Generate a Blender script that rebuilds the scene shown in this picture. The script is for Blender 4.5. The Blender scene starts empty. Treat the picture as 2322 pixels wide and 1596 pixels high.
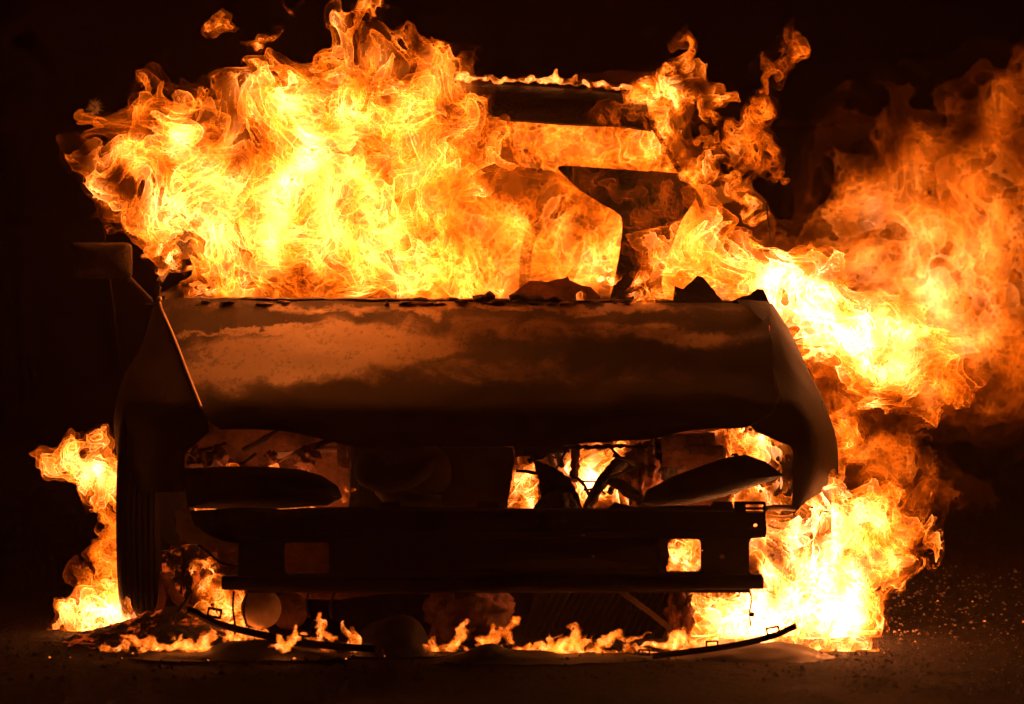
import bpy, bmesh, math, time, random
import numpy as np
from mathutils import Vector, Matrix, noise as mnoise
from mathutils.geometry import tessellate_polygon

# ------------------------------------------------------------------ camera, sky, exposure
D, F, HC, CX, HY = 14.0, 13333.0, 1.3, 1160.5, 242.0     # camera distance, focal length in units, height
sc = bpy.context.scene
col = sc.collection
cam = bpy.data.objects.new('camera', bpy.data.cameras.new('camera'))
col.objects.link(cam); sc.camera = cam
cam.location = (0, -D, HC); cam.rotation_euler = (math.pi/2, 0, 0)
cam.data.sensor_width = 36; cam.data.lens = F/2321*36
cam.data.shift_y = -(798-HY)/2321; cam.data.clip_end = 800
cam.data.dof.use_dof = True; cam.data.dof.focus_distance = D+.75; cam.data.dof.aperture_fstop = 4.5
world = bpy.data.worlds.new('World'); sc.world = world; world.use_nodes = True
bg = world.node_tree.nodes['Background']
sky = world.node_tree.nodes.new('ShaderNodeTexSky'); sky.sky_type = 'NISHITA'; sky.sun_disc = False
sky.sun_elevation = math.radians(-4); sky.dust_density = 6
hsv = world.node_tree.nodes.new('ShaderNodeHueSaturation'); hsv.inputs['Saturation'].default_value = 0.0
tint = world.node_tree.nodes.new('ShaderNodeMix'); tint.data_type = 'RGBA'; tint.blend_type = 'MULTIPLY'
tint.inputs[0].default_value = 1; tint.inputs[7].default_value = (1.0, .35, .16, 1)
world.node_tree.links.new(sky.outputs[0], hsv.inputs['Color'])
world.node_tree.links.new(hsv.outputs[0], tint.inputs[6])
world.node_tree.links.new(tint.outputs[2], bg.inputs[0])
bg.inputs[1].default_value = 0.05
world.cycles.sampling_method = 'NONE'
sc.view_settings.view_transform = 'Standard'; sc.view_settings.look = 'None'
sc.view_settings.exposure = 0; sc.view_settings.gamma = 1
sc.cycles.transparent_max_bounces = 160
sc.cycles.max_bounces = 4; sc.cycles.diffuse_bounces = 2; sc.cycles.glossy_bounces = 2
sc.cycles.volume_bounces = 1
sc.cycles.sample_clamp_indirect = 6.0
sc.cycles.use_denoising = True
random.seed(4)

def PX(xd, Y): return (xd-CX)*(D+Y)/F
def PZ(yd, Y): return HC-(yd-HY)*(D+Y)/F
def P(xd, yd, Y): return Vector((PX(xd, Y), Y, PZ(yd, Y)))

# ------------------------------------------------------------------ materials
def mat(name): 
    m = bpy.data.materials.new(name); m.use_nodes = True
    nt = m.node_tree
    return m, nt, nt.nodes['Principled BSDF']
def tex(nt, kind, scale, detail=5, rough=.6, coord='Object', **kw):
    tc = nt.nodes.new('ShaderNodeTexCoord'); n = nt.nodes.new(kind)
    mp = nt.nodes.new('ShaderNodeMapping')
    if 'stretch' in kw: mp.inputs['Scale'].default_value = kw['stretch']
    nt.links.new(tc.outputs[coord], mp.inputs[0]); nt.links.new(mp.outputs[0], n.inputs['Vector'])
    n.inputs['Scale'].default_value = scale
    if 'Detail' in n.inputs: n.inputs['Detail'].default_value = detail
    if 'Roughness' in n.inputs: n.inputs['Roughness'].default_value = rough
    if 'Distortion' in n.inputs: n.inputs['Distortion'].default_value = kw.get('dist', 0)
    return n
def ramp(nt, src, stops):
    r = nt.nodes.new('ShaderNodeValToRGB'); e = r.color_ramp.elements
    while len(e) < len(stops): e.new(.5)
    for k, (p, c) in enumerate(stops):
        e[k].position = p; e[k].color = (*c, 1) if len(c) == 3 else c
    nt.links.new(src, r.inputs[0]); return r
def bump(nt, src, bsdf, strength, dist=.01):
    b = nt.nodes.new('ShaderNodeBump'); b.inputs['Strength'].default_value = strength; b.inputs['Distance'].default_value = dist
    nt.links.new(src, b.inputs['Height']); nt.links.new(b.outputs[0], bsdf.inputs['Normal'])
def simple(name, lo, hi, rough=(.5, .85), scale=9, metal=0, bs=.4, bd=.006, stretch=None):
    m, nt, b = mat(name)
    kw = {'stretch': stretch} if stretch else {}
    n = tex(nt, 'ShaderNodeTexNoise', scale, 8, .68, **kw)
    r = ramp(nt, n.outputs[0], [(.32, lo), (.68, hi)])
    nt.links.new(r.outputs[0], b.inputs['Base Color'])
    rr = ramp(nt, n.outputs[0], [(.3, (rough[0],)*3), (.7, (rough[1],)*3)])
    nt.links.new(rr.outputs[0], b.inputs['Roughness'])
    b.inputs['Metallic'].default_value = metal; b.inputs['Specular IOR Level'].default_value = .25
    n2 = tex(nt, 'ShaderNodeTexNoise', scale*7, 6, .6)
    bump(nt, n2.outputs[0], b, bs, bd)
    return m
M = {}
M['char'] = simple('charred_steel', (.007, .006, .005), (.028, .020, .016), bs=.7, bd=.012)
M['panel'] = simple('sooty_panel', (.010, .008, .007), (.028, .020, .016), (.7, .95), 6)
M['rust'] = simple('scorched_rust', (.018, .010, .008), (.38, .17, .10), (.6, .9), 10, bs=.7, bd=.012)
M['pale'] = simple('scorched_bare_metal', (.20, .15, .11), (.72, .58, .47), (.45, .8), 8)
M['rubber'] = simple('burnt_rubber', (.008, .007, .007), (.022, .018, .016), (.6, .9), 14, stretch=(1, 1, .15))
M['plastic'] = simple('melted_plastic', (.010, .009, .008), (.025, .02, .018), (.55, .8), 5, bs=.25)
M['hose'] = simple('sooty_hose', (.05, .035, .025), (.14, .10, .075), (.5, .7), 5)
M['lit_edge'] = simple('painted_lit_edge', (.16, .12, .1), (.45, .38, .32), (.3, .6), 12, metal=.5)
def bonnet_mat():
    m, nt, b = mat('blistered_bonnet_paint'); L = nt.links.new
    def math_(op, a, c=None, v=None):
        n = nt.nodes.new('ShaderNodeMath'); n.operation = op
        for k, q in ((0, a), (1, c)):
            if q is None: continue
            if isinstance(q, (int, float)): n.inputs[k].default_value = q
            else: L(q, n.inputs[k])
        return n.outputs[0]
    tc = nt.nodes.new('ShaderNodeTexCoord'); sep = nt.nodes.new('ShaderNodeSeparateXYZ')
    wn = tex(nt, 'ShaderNodeTexNoise', 6.0, 12, .66, stretch=(1, .35, 1)); ws = nt.nodes.new('ShaderNodeVectorMath'); ws.operation = 'MULTIPLY_ADD'
    L(wn.outputs['Color'], ws.inputs[0]); ws.inputs[1].default_value = (.34, .55, 0); L(tc.outputs['Object'], ws.inputs[2])
    L(ws.outputs[0], sep.inputs[0]); X, Y = math_('SUBTRACT', sep.outputs[0], .17), math_('SUBTRACT', sep.outputs[1], .275)
    def blot(cx, cy, sx, sy, amp, shear=0.0):
        dx = math_('DIVIDE', math_('SUBTRACT', X, cx), sx)
        yy = math_('SUBTRACT', Y, cy)
        if shear: yy = math_('SUBTRACT', yy, math_('MULTIPLY', math_('SUBTRACT', X, cx), shear))
        dy = math_('DIVIDE', yy, sy)
        r = math_('SQRT', math_('ADD', math_('MULTIPLY', dx, dx), math_('MULTIPLY', dy, dy)))
        n = nt.nodes.new('ShaderNodeMapRange'); n.inputs[1].default_value = 1.25; n.inputs[2].default_value = .5
        n.inputs[3].default_value = 0; n.inputs[4].default_value = amp; L(r, n.inputs[0]); return n.outputs[0]
    V = None
    for a in ((-.48, .54, .44, .30, 1.15, .34), (.08, .74, .50, .15, .66, 0), (-.02, .38, .46, .15, .60, 0), (.38, .70, .28, .14, .82, -.1), (-.08, .95, .80, .06, .80, 0), (-.66, .76, .24, .04, .9, .3)):
        o = blot(*a); V = o if V is None else math_('MAXIMUM', V, o)
    fb = tex(nt, 'ShaderNodeTexNoise', 11, 12, .72, stretch=(1, .3, 1))
    fl = tex(nt, 'ShaderNodeTexNoise', 4.2, 6, .55, stretch=(1, .5, 1), dist=1.6)
    V = math_('ADD', V, math_('MULTIPLY', math_('SUBTRACT', fb.outputs[0], .5), .75))
    V = math_('ADD', V, math_('MULTIPLY', math_('SUBTRACT', fl.outputs[0], .5), 1.5))
    base = ramp(nt, V, [(.27, (.010, .008, .007)), (.32, (.034, .021, .015)), (.52, (.065, .038, .024)), (.57, (.14, .085, .05)), (.70, (.23, .14, .08)), (.88, (.44, .29, .16))])
    sp = tex(nt, 'ShaderNodeTexNoise', 60, 8, .75, stretch=(1, .22, 1))
    spr = ramp(nt, sp.outputs[0], [(.40, (.25, .21, .19)), (.45, (1, 1, 1))])
    bl = tex(nt, 'ShaderNodeTexNoise', 14, 10, .72, stretch=(1, .3, 1)); blr = ramp(nt, bl.outputs[0], [(.37, (.28, .24, .22)), (.40, (1, 1, 1))])
    vo = tex(nt, 'ShaderNodeTexVoronoi', 3.3); vo.feature = 'DISTANCE_TO_EDGE'
    wv = nt.nodes.new('ShaderNodeVectorMath'); wv.operation = 'MULTIPLY_ADD'; L(wn.outputs['Color'], wv.inputs[0]); wv.inputs[1].default_value = (.3, .3, .3); L(tc.outputs['Object'], wv.inputs[2]); L(wv.outputs[0], vo.inputs['Vector'])
    cr_ = math_('ADD', vo.outputs['Distance'], math_('MULTIPLY', math_('SUBTRACT', bl.outputs[0], .42), .12))
    vor = ramp(nt, cr_, [(.004, (.25, .2, .18)), (.012, (1, 1, 1))])
    c = base.outputs[0]
    for f, k in ((spr, .85), (blr, .9), (vor, .8)):
        q = nt.nodes.new('ShaderNodeMixRGB'); q.blend_type = 'MULTIPLY'; q.inputs[0].default_value = k
        L(c, q.inputs[1]); L(f.outputs[0], q.inputs[2]); c = q.outputs[0]
    L(c, b.inputs['Base Color'])
    rr = ramp(nt, V, [(.3, (.85,)*3), (.9, (.55,)*3)]); L(rr.outputs[0], b.inputs['Roughness'])
    b.inputs['Specular IOR Level'].default_value = .3
    hsum = math_('ADD', math_('MULTIPLY', V, .6), math_('MULTIPLY', sp.outputs[0], .5))
    bump(nt, hsum, b, .5, .006)
    return m
M['bonnet'] = bonnet_mat()
def ground_mat():
    m, nt, b = mat('asphalt'); L = nt.links.new
    a = tex(nt, 'ShaderNodeTexNoise', 2.0, 8, .6); f = tex(nt, 'ShaderNodeTexVoronoi', 55)
    g = tex(nt, 'ShaderNodeTexNoise', 40, 8, .7)
    r = ramp(nt, a.outputs[0], [(.3, (.013, .010, .008)), (.7, (.045, .032, .024))])
    r2 = ramp(nt, g.outputs[0], [(.35, (.5, .5, .5)), (.62, (1.4, 1.3, 1.2))])
    q = nt.nodes.new('ShaderNodeMixRGB'); q.blend_type = 'MULTIPLY'; q.inputs[0].default_value = 1
    L(r.outputs[0], q.inputs[1]); L(r2.outputs[0], q.inputs[2]); L(q.outputs[0], b.inputs['Base Color'])
    rr = ramp(nt, a.outputs[0], [(.35, (.7,)*3), (.6, (.95,)*3)]); L(rr.outputs[0], b.inputs['Roughness']); b.inputs['Specular IOR Level'].default_value = .12
    f.inputs['Scale'].default_value = 38; bump(nt, f.outputs['Distance'], b, 1.0, .022)
    return m
M['ground'] = ground_mat()
def ember_red_light_mat():
    m, nt, b = mat('embers_and_red_light'); L = nt.links.new
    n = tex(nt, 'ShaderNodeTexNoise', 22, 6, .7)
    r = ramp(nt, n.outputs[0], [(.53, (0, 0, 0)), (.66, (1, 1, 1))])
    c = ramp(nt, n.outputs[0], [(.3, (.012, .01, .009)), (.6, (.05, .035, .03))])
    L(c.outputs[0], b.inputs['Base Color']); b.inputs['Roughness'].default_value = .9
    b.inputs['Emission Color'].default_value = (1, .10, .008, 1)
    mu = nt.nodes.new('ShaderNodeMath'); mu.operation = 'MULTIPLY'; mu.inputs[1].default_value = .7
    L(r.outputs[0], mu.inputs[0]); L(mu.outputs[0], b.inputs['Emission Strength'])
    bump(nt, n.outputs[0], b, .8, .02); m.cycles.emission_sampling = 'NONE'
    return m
M['ember_red_light'] = ember_red_light_mat()  # real embers on the ash heap, painted red light on the suspension

# ------------------------------------------------------------------ mesh helpers
def link(name, me, m, parent=None, smooth=False):
    o = bpy.data.objects.new(name, me); col.objects.link(o)
    if m: me.materials.append(m)
    if parent: o.parent = parent
    if smooth:
        for p in me.polygons: p.use_smooth = True
    return o
def from_bm(name, bm, m, parent=None, smooth=False, angle=None):
    bmesh.ops.recalc_face_normals(bm, faces=bm.faces)
    me = bpy.data.meshes.new(name); bm.to_mesh(me); bm.free()
    o = link(name, me, m, parent, smooth)
    if angle is not None:
        me.set_sharp_from_angle(angle=math.radians(angle))
    return o
def tag(o, label, cat, group=None, kind=None):
    if label: o['label'] = label
    if cat: o['category'] = cat
    if group: o['group'] = group
    if kind: o['kind'] = kind
    return o
def empty(name, loc, label, cat, group=None):
    o = bpy.data.objects.new(name, None); col.objects.link(o); o.location = loc
    o.empty_display_size = .1
    return tag(o, label, cat, group)
def densify(poly, step, jag, closed=True):
    out = []; n = len(poly)
    for i in range(n if closed else n-1):
        a = poly[i]; b = poly[(i+1) % n]
        d = math.hypot(b[0]-a[0], b[1]-a[1]); k = max(1, int(d/step))
        for j in range(k):
            t = j/k; jj = jag if j else jag*.4
            out.append((a[0]+(b[0]-a[0])*t+random.uniform(-jj, jj), a[1]+(b[1]-a[1])*t+random.uniform(-jj, jj)))
    return out
def rrect(x0, y0, x1, y1, r, k=4):
    out = []
    for cx, cy, a0 in ((x1-r, y0+r, -90), (x1-r, y1-r, 0), (x0+r, y1-r, 90), (x0+r, y0+r, 180)):
        for i in range(k+1):
            a = math.radians(a0+90*i/k); out.append((cx+r*math.cos(a), cy+r*math.sin(a)))
    return out
def circ(cx, cy, r, n=10): return [(cx+r*math.cos(i*2*math.pi/n), cy+r*math.sin(i*2*math.pi/n)) for i in range(n)]
def round_poly(poly, k=4):
    p = [Vector((x, y, 0)) for x, y in poly]; q = cr(p[-1:]+p+p[:2], k)
    return [(v.x, v.y) for v in q[k:-k-1]]
def plate(name, poly, Y, thick, m, parent=None, holes=(), step=0, jag=0, yfun=None, bevel=0.0):
    """a sheet-metal piece: outline in photograph units at depth Y, with holes and real thickness"""
    if step: poly = densify(poly, step, jag)
    loops = [poly]+[list(h) for h in holes]
    flat = [p for l in loops for p in l]
    yf = yfun or (lambda x, y: Y)
    vf = [P(x, y, yf(x, y)) for x, y in flat]
    tris = tessellate_polygon([[Vector((x, -y, 0)) for x, y in l] for l in loops])
    bm = bmesh.new()
    a = [bm.verts.new(v) for v in vf]; b = [bm.verts.new(v+Vector((0, thick, 0))) for v in vf]
    for t in tris:
        try:
            bm.faces.new([a[i] for i in t]); bm.faces.new([b[i] for i in reversed(t)])
        except ValueError: pass
    o = 0
    for l in loops:
        n = len(l)
        for i in range(n):
            try: bm.faces.new((a[o+i], a[o+(i+1) % n], b[o+(i+1) % n], b[o+i]))
            except ValueError: pass
        o += n
    return from_bm(name, bm, m, parent)
def pillow(name, poly, Y, bulge, depth, m, parent=None, rough=0.0):
    """a closed, rounded body with the given outline: bulges towards the viewer, has a back"""
    poly = densify(poly, 14, rough)
    cx = sum(p[0] for p in poly)/len(poly); cy = sum(p[1] for p in poly)/len(poly)
    bm = bmesh.new(); rings = []
    for s, yo in [(.93, depth), (1.0, depth*.5)] + [(s, -bulge*math.sqrt(1-s*s)) for s in (1.0, .95, .85, .7, .5, .25)]:
        rings.append([bm.verts.new(P(cx+(x-cx)*s, cy+(y-cy)*s, Y+yo)) for x, y in poly])
    n = len(poly)
    for r0, r1 in zip(rings, rings[1:]):
        for i in range(n): bm.faces.new((r0[i], r0[(i+1) % n], r1[(i+1) % n], r1[i]))
    c = bm.verts.new(P(cx, cy, Y-bulge)); k = bm.verts.new(P(cx, cy, Y+depth))
    for i in range(n):
        bm.faces.new((rings[-1][i], rings[-1][(i+1) % n], c)); bm.faces.new((rings[0][(i+1) % n], rings[0][i], k))
    return from_bm(name, bm, m, parent, True, 50)
def cr(pts, k):
    """Catmull-Rom through pts"""
    pts = [Vector(p) for p in pts]; out = []
    for i in range(len(pts)-1):
        p0 = pts[max(i-1, 0)]; p1 = pts[i]; p2 = pts[i+1]; p3 = pts[min(i+2, len(pts)-1)]
        for j in range(k):
            t = j/k
            out.append(.5*((2*p1)+(p2-p0)*t+(2*p0-5*p1+4*p2-p3)*t*t+(3*p1-p0-3*p2+p3)*t*t*t))
    out.append(pts[-1]); return out
def tube(name, pts, rad, m, parent=None, k=6, seg=10, flat=1.0, wob=0.0):
    path = cr(pts, k); bm = bmesh.new(); rings = []; n = len(path)
    for i, p in enumerate(path):
        t = (path[min(i+1, n-1)]-path[max(i-1, 0)]).normalized()
        up = Vector((0, 1, 0)) if abs(t.y) < .9 else Vector((0, 0, 1))
        s = t.cross(up).normalized(); u = s.cross(t)
        r = rad(i/(n-1)) if callable(rad) else rad
        rings.append([bm.verts.new(p+(s*math.cos(a)+u*flat*math.sin(a))*r*(1+wob*random.uniform(-1, 1))) for a in [2*math.pi*j/seg for j in range(seg)]])
    for a, b in zip(rings, rings[1:]):
        for j in range(seg): bm.faces.new((a[j], a[(j+1) % seg], b[(j+1) % seg], b[j]))
    bm.faces.new(rings[0]); bm.faces.new(list(reversed(rings[-1])))
    return from_bm(name, bm, m, parent, True, 60)
def loft(name, rows, m, parent=None, ku=5, kv=5, thick=.006, dent=0.0, dscale=4, rag=0.0):
    """a curved metal panel through rows of points, solid"""
    rows = [cr(r, ku) for r in rows]
    cols = [cr([r[i] for r in rows], kv) for i in range(len(rows[0]))]
    nu, nv = len(cols), len(cols[0])
    bm = bmesh.new(); g = []
    for i in range(nu):
        l = []
        for j in range(nv):
            p = cols[i][j].copy()
            if dent:
                p += Vector((0, -.5, .8))*dent*mnoise.noise(p*dscale) + Vector((0, -.5, .8))*dent*.4*mnoise.noise(p*dscale*3.1)
            if rag and i in (0, nu-1): p += Vector((random.uniform(-rag, rag), 0, random.uniform(-rag, rag)))
            l.append(bm.verts.new(p))
        g.append(l)
    fs = [bm.faces.new((g[i][j], g[i+1][j], g[i+1][j+1], g[i][j+1])) for i in range(nu-1) for j in range(nv-1)]
    bmesh.ops.recalc_face_normals(bm, faces=bm.faces)
    bmesh.ops.solidify(bm, geom=bm.faces[:], thickness=thick)
    return from_bm(name, bm, m, parent, True, 50)
def box(name, c, s, m, parent=None, rot=(0, 0, 0), bev=.008, dent=0.0):
    bm = bmesh.new(); bmesh.ops.create_cube(bm, size=1)
    bmesh.ops.scale(bm, verts=bm.verts, vec=s)
    if bev: bmesh.ops.bevel(bm, geom=bm.edges[:], offset=min(bev, min(s)*.3), segments=2, affect='EDGES')
    if dent:
        bmesh.ops.subdivide_edges(bm, edges=bm.edges[:], cuts=3, use_grid_fill=True)
        for v in bm.verts: v.co += Vector((mnoise.noise(v.co*5+Vector(c)), mnoise.noise(v.co*5.3+Vector(c)*2), mnoise.noise(v.co*4.7+Vector(c)*3)))*dent
    bmesh.ops.rotate(bm, verts=bm.verts, matrix=Matrix.Rotation(rot[0], 3, 'X') @ Matrix.Rotation(rot[1], 3, 'Y') @ Matrix.Rotation(rot[2], 3, 'Z'))
    bmesh.ops.translate(bm, verts=bm.verts, vec=c)
    return from_bm(name, bm, m, parent, True, 40)
def lathe(name, prof, c, axis, m, parent=None, seg=28):
    """prof: (radius, offset along axis)"""
    ax = Vector(axis).normalized(); s = ax.cross(Vector((0, 0, 1)) if abs(ax.z) < .9 else Vector((1, 0, 0))).normalized(); u = ax.cross(s)
    bm = bmesh.new(); rings = []
    for r, o in prof:
        rings.append([bm.verts.new(Vector(c)+ax*o+(s*math.cos(a)+u*math.sin(a))*r) for a in [2*math.pi*j/seg for j in range(seg)]])
    for a, b in zip(rings, rings[1:]):
        for j in range(seg): bm.faces.new((a[j], a[(j+1) % seg], b[(j+1) % seg], b[j]))
    bm.faces.new(rings[0]); bm.faces.new(list(reversed(rings[-1])))
    return from_bm(name, bm, m, parent, True, 40)
def lump(name, c, s, m, parent=None, amp=.3, freq=2.2, sub=4, seed=0, floor=None):
    bm = bmesh.new(); bmesh.ops.create_icosphere(bm, subdivisions=sub, radius=1)
    for v in bm.verts:
        d = 1+amp*mnoise.fractal(v.co*freq+Vector((seed, seed*1.7, 0)), .8, 2.1, 5)
        v.co = Vector((v.co.x*s[0]*d, v.co.y*s[1]*d, v.co.z*s[2]*d))+Vector(c)
        if floor is not None: v.co.z = max(v.co.z, floor)
    return from_bm(name, bm, m, parent, True)

# ------------------------------------------------------------------ ground
bm = bmesh.new()
xs = [-300, -60, -12]+[i*.35-4.2 for i in range(25)]+[12, 60, 300]
ys = [-60, -20, -6]+[i*.35-2.1 for i in range(24)]+[14, 60, 400]
gv = [[bm.verts.new((x, y, -.004+(.012*mnoise.noise(Vector((x*.9, y*.9, 0))) if abs(x) < 6 and abs(y) < 7 else 0))) for y in ys] for x in xs]
for i in range(len(xs)-1):
    for j in range(len(ys)-1): bm.faces.new((gv[i][j], gv[i+1][j], gv[i+1][j+1], gv[i][j+1]))
tag(from_bm('ground', bm, M['ground'], None, True), 'dark rough asphalt ground under the burning car', None, None, 'structure')

# ------------------------------------------------------------------ the car
CCX = PX(1060, .4)
car = empty('car', (0, 0, 0), 'charred burning car seen head-on with bumper gone and bonnet blistered', 'car')
def ext(rows): return [[P(*p) for p in r] for r in rows]
# bonnet
edgeL = [(365, 684, 1.02), (398, 770, .72), (428, 850, .42), (455, 912, .16), (472, 945, .06)]
edgeR = [(1738, 688, 1.02), (1745, 758, .72), (1752, 848, .42), (1760, 915, .16), (1738, 945, .06)]
mid = [(683, 1.02), (752, .72), (832, .42), (900, .15), (950, .045)]
lip = [(500, 970), (600, 968), (700, 985), (770, 1010), (1170, 1011), (1450, 1005), (1560, 976), (1692, 966)]
def lipy(x):
    if x <= lip[0][0]: return lip[0][1]
    for (a, b), (c, d) in zip(lip, lip[1:]):
        if x <= c: return b+(d-b)*(x-a)/(c-a)
    return lip[-1][1]
rows = []
for k in range(5):
    (lx, ly, lY), (rx, ry, rY) = edgeL[k], edgeR[k]; my, mY = mid[k]
    r = []
    for i in range(17):
        u = i/16; w = 4*u*(1-u); w = w**.55
        e = lx+(rx-lx)*u
        y = (ly+(ry-ly)*u)*(1-w)+my*w
        Yv = (lY+(rY-lY)*u)*(1-w)+mY*w
        if k == 0: y -= 9*math.exp(-((e-430)/90)**2)
        # two pressed ribs along the bonnet
        y -= 5*(math.exp(-((u-.28)/.03)**2)+math.exp(-((u-.74)/.03)**2))*(1 if 0 < k < 4 else .3)
        r.append(P(e, y, Yv))
    rows.append(r)
rows.append([P(500+1192*i/16, lipy(500+1192*i/16), .035) for i in range(17)])
loft('bonnet', rows, M['bonnet'], car, 3, 6, .006, dent=.013, dscale=3.4)
plate('cowl', [(360, 690), (440, 676), (1740, 684), (1742, 720), (360, 720)], 1.06, .12, M['char'], car, step=16, jag=1.5)
# fenders
lf = [[(362, 686, 1.03), (357, 687, 1.05), (350, 690, 1.08), (346, 692, 1.2)],
      [(395, 772, .72), (352, 790, .78), (320, 790, .95), (318, 792, 1.15)],
      [(425, 852, .42), (345, 868, .52), (288, 848, .85), (284, 850, 1.12)],
      [(452, 918, .15), (350, 930, .30), (264, 930, .74), (270, 930, 1.1)],
      [(470, 975, .08), (366, 985, .19), (265, 1000, .70), (272, 1000, 1.08)],
      [(421, 1012, .10), (350, 1050, .17), (274, 1060, .66), (280, 1060, 1.05)],
      [(419, 1112, .12), (355, 1114, .19), (293, 1114, .64), (296, 1114, .9)]]
loft('fender', ext(lf), M['panel'], car, 5, 4, .005, dent=.009, rag=.002)
rf = [[(1739, 688, 1.03), (1743, 688, 1.05), (1750, 690, 1.08), (1754, 692, 1.2)],
      [(1747, 760, .72), (1775, 765, .78), (1797, 768, .95), (1800, 770, 1.15)],
      [(1755, 850, .42), (1805, 858, .52), (1838, 858, .85), (1840, 860, 1.12)],
      [(1764, 916, .15), (1825, 925, .30), (1868, 920, .74), (1866, 920, 1.1)],
      [(1700, 966, .08), (1835, 985, .19), (1893, 995, .70), (1888, 1000, 1.08)],
      [(1793, 1014, .10), (1850, 1050, .17), (1898, 1055, .66), (1892, 1060, 1.05)],
      [(1797, 1075, .11), (1850, 1080, .18), (1897, 1080, .65), (1892, 1080, 1.0)],
      [(1798, 1168, .12), (1826, 1140, .18), (1895, 1098, .64), (1890, 1098, .9)]]
loft('fender', ext(rf), M['panel'], car, 5, 4, .005, dent=.009, rag=.004)
tube('bonnet_edge', [P(361, 676, 1.05), P(366, 700, .99), P(398, 775, .69), P(428, 854, .39), P(456, 924, .10)], lambda t: .0045 if t > .1 else .007, M['lit_edge'], car)  # lighter metal paints the firelit line along the bonnet gap
# bent sheet metal standing up at the cowl
plate('bent_panel', [(1525, 692), (1529, 648), (1548, 655), (1580, 625), (1592, 628), (1612, 650), (1645, 692)], 1.02, .004, M['char'], car, step=10, jag=1, yfun=lambda x, y: 1.02+.0009*(692-y))
plate('bent_panel', [(1640, 694), (1672, 676), (1700, 668), (1716, 655), (1730, 656), (1738, 672), (1748, 700)], 1.03, .006, M['char'], car, step=10, jag=1)
# windscreen surround and roof
def bar(name, pts, rad, m=None, flat=.6): return tube(name, [P(*p) for p in pts], rad, m or M['char'], car, 5, 8, flat, .05)
bar('windscreen_pillar', [(352, 690, 1.08), (362, 640, 1.12), (385, 600, 1.3), (500, 420, 1.72), (600, 285, 1.86), (650, 230, 1.95)], lambda t: .006+.012*min(1, t*1.3))
bar('windscreen_pillar', [(1742, 690, 1.45), (1690, 610, 1.48), (1612, 512, 1.55), (1578, 440, 1.6), (1545, 395, 1.65), (1470, 270, 1.8), (1450, 235, 1.9)], .0065)
rr = []
for k, (Yr, dy, half, dz) in enumerate([(1.76, 272, 425, 22), (1.80, 235, 418, 14), (1.95, 196, 410, 26), (2.3, 176, 400, 40), (2.8, 180, 392, 44), (3.25, 205, 380, 40), (3.4, 240, 370, 30)]):
    rr.append([P(1052+half*u, dy+dz*(abs(u)**2.4) - (4 if k == 0 else 0)*math.sin(u*9), Yr+.02*u*u) for u in [-1+i/6 for i in range(13)]])
loft('roof', rr, M['char'], car, 3, 3, .012, dent=.006, dscale=3)
for s in (-1, 1):
    x1 = 1052+s*425
    bar('roof_rail', [(x1-s*10, 284, 1.9), (1052+s*405, 250, 2.3), (1052+s*385, 262, 3.2), (1052+s*372, 300, 3.45)], .028)
    bar('rear_pillar', [(1052+s*372, 300, 3.4), (1052+s*430, 470, 3.7), (1052+s*500, 640, 3.85)], .04)
# inner pillar with the shelf of the door frame, seen through the windscreen opening
plate('door_pillar', round_poly([(1265, 380), (1300, 377), (1400, 384), (1552, 397), (1576, 440), (1568, 465), (1545, 500), (1530, 540), (1512, 585), (1500, 640), (1500, 700), (1388, 700), (1393, 640), (1405, 570), (1411, 505), (1398, 482), (1360, 460), (1320, 435), (1288, 407)]), 1.62, .05, M['char'], car, step=14, jag=1.2)
# dashboard remains
plate('dashboard_shell', [(1150, 700), (1166, 664), (1182, 650), (1200, 637), (1240, 640), (1262, 634), (1288, 628), (1292, 637), (1318, 648), (1340, 652), (1360, 672), (1368, 700)], 1.2, .05, M['rust'], car, step=12, jag=1.5, yfun=lambda x, y: 1.2+.0008*(690-y))
for x0, w_, h_ in ((1070, 40, 14), (1095, 30, 18), (1150, 50, 16), (1190, 46, 12), (1236, 40, 9), (1010, 34, 8), (930, 40, 7)):
    lump('charred_debris', P(x0+w_/2, 682-h_*.3, 1.05), (w_*.55e-3, .03, h_*.9e-3), M['char'], car, .5, 2.5, 2, x0)
rq = random.Random(77)
for k in range(34):
    x = rq.uniform(440, 1520); h_ = rq.uniform(2, 8)
    lump('ash_flake', P(x, 684-h_*.2+rq.uniform(0, 9), 1.0+rq.uniform(-.02, .03)), (rq.uniform(.006, .022), rq.uniform(.01, .03), h_*.9e-3), M['char'] if k % 3 else M['rust'], car, .6, 2.8, 2, k*1.3)
# doors, sides, tail
for s in (-1, 1):
    X = CCX+(.72 if s > 0 else -.80)
    for y0, y1 in ((1.14, 2.12), (2.14, 3.0)):
        d = box('door', (X, (y0+y1)/2, .50), (.07, y1-y0, .62), M['panel'], car, bev=.03, dent=.01)
        box('door_handle', (X+s*.045, y1-.14, .68), (.02, .14, .02), M['char'], d)
    box('sill', (X-s*.02, 2.05, .15), (.08, 1.9, .09), M['char'], car, bev=.02)
    box('rear_quarter', (X-s*.01, 3.45, .58), (.07, .88, .46), M['panel'], car, bev=.04, dent=.01)
box('tailgate', (CCX, 3.88, .56), (1.60, .08, .55), M['panel'], car, bev=.04, dent=.01)
box('floor_pan', (CCX, 2.4, .17), (1.56, 2.8, .04), M['rust'], car, dent=.008)
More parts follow.
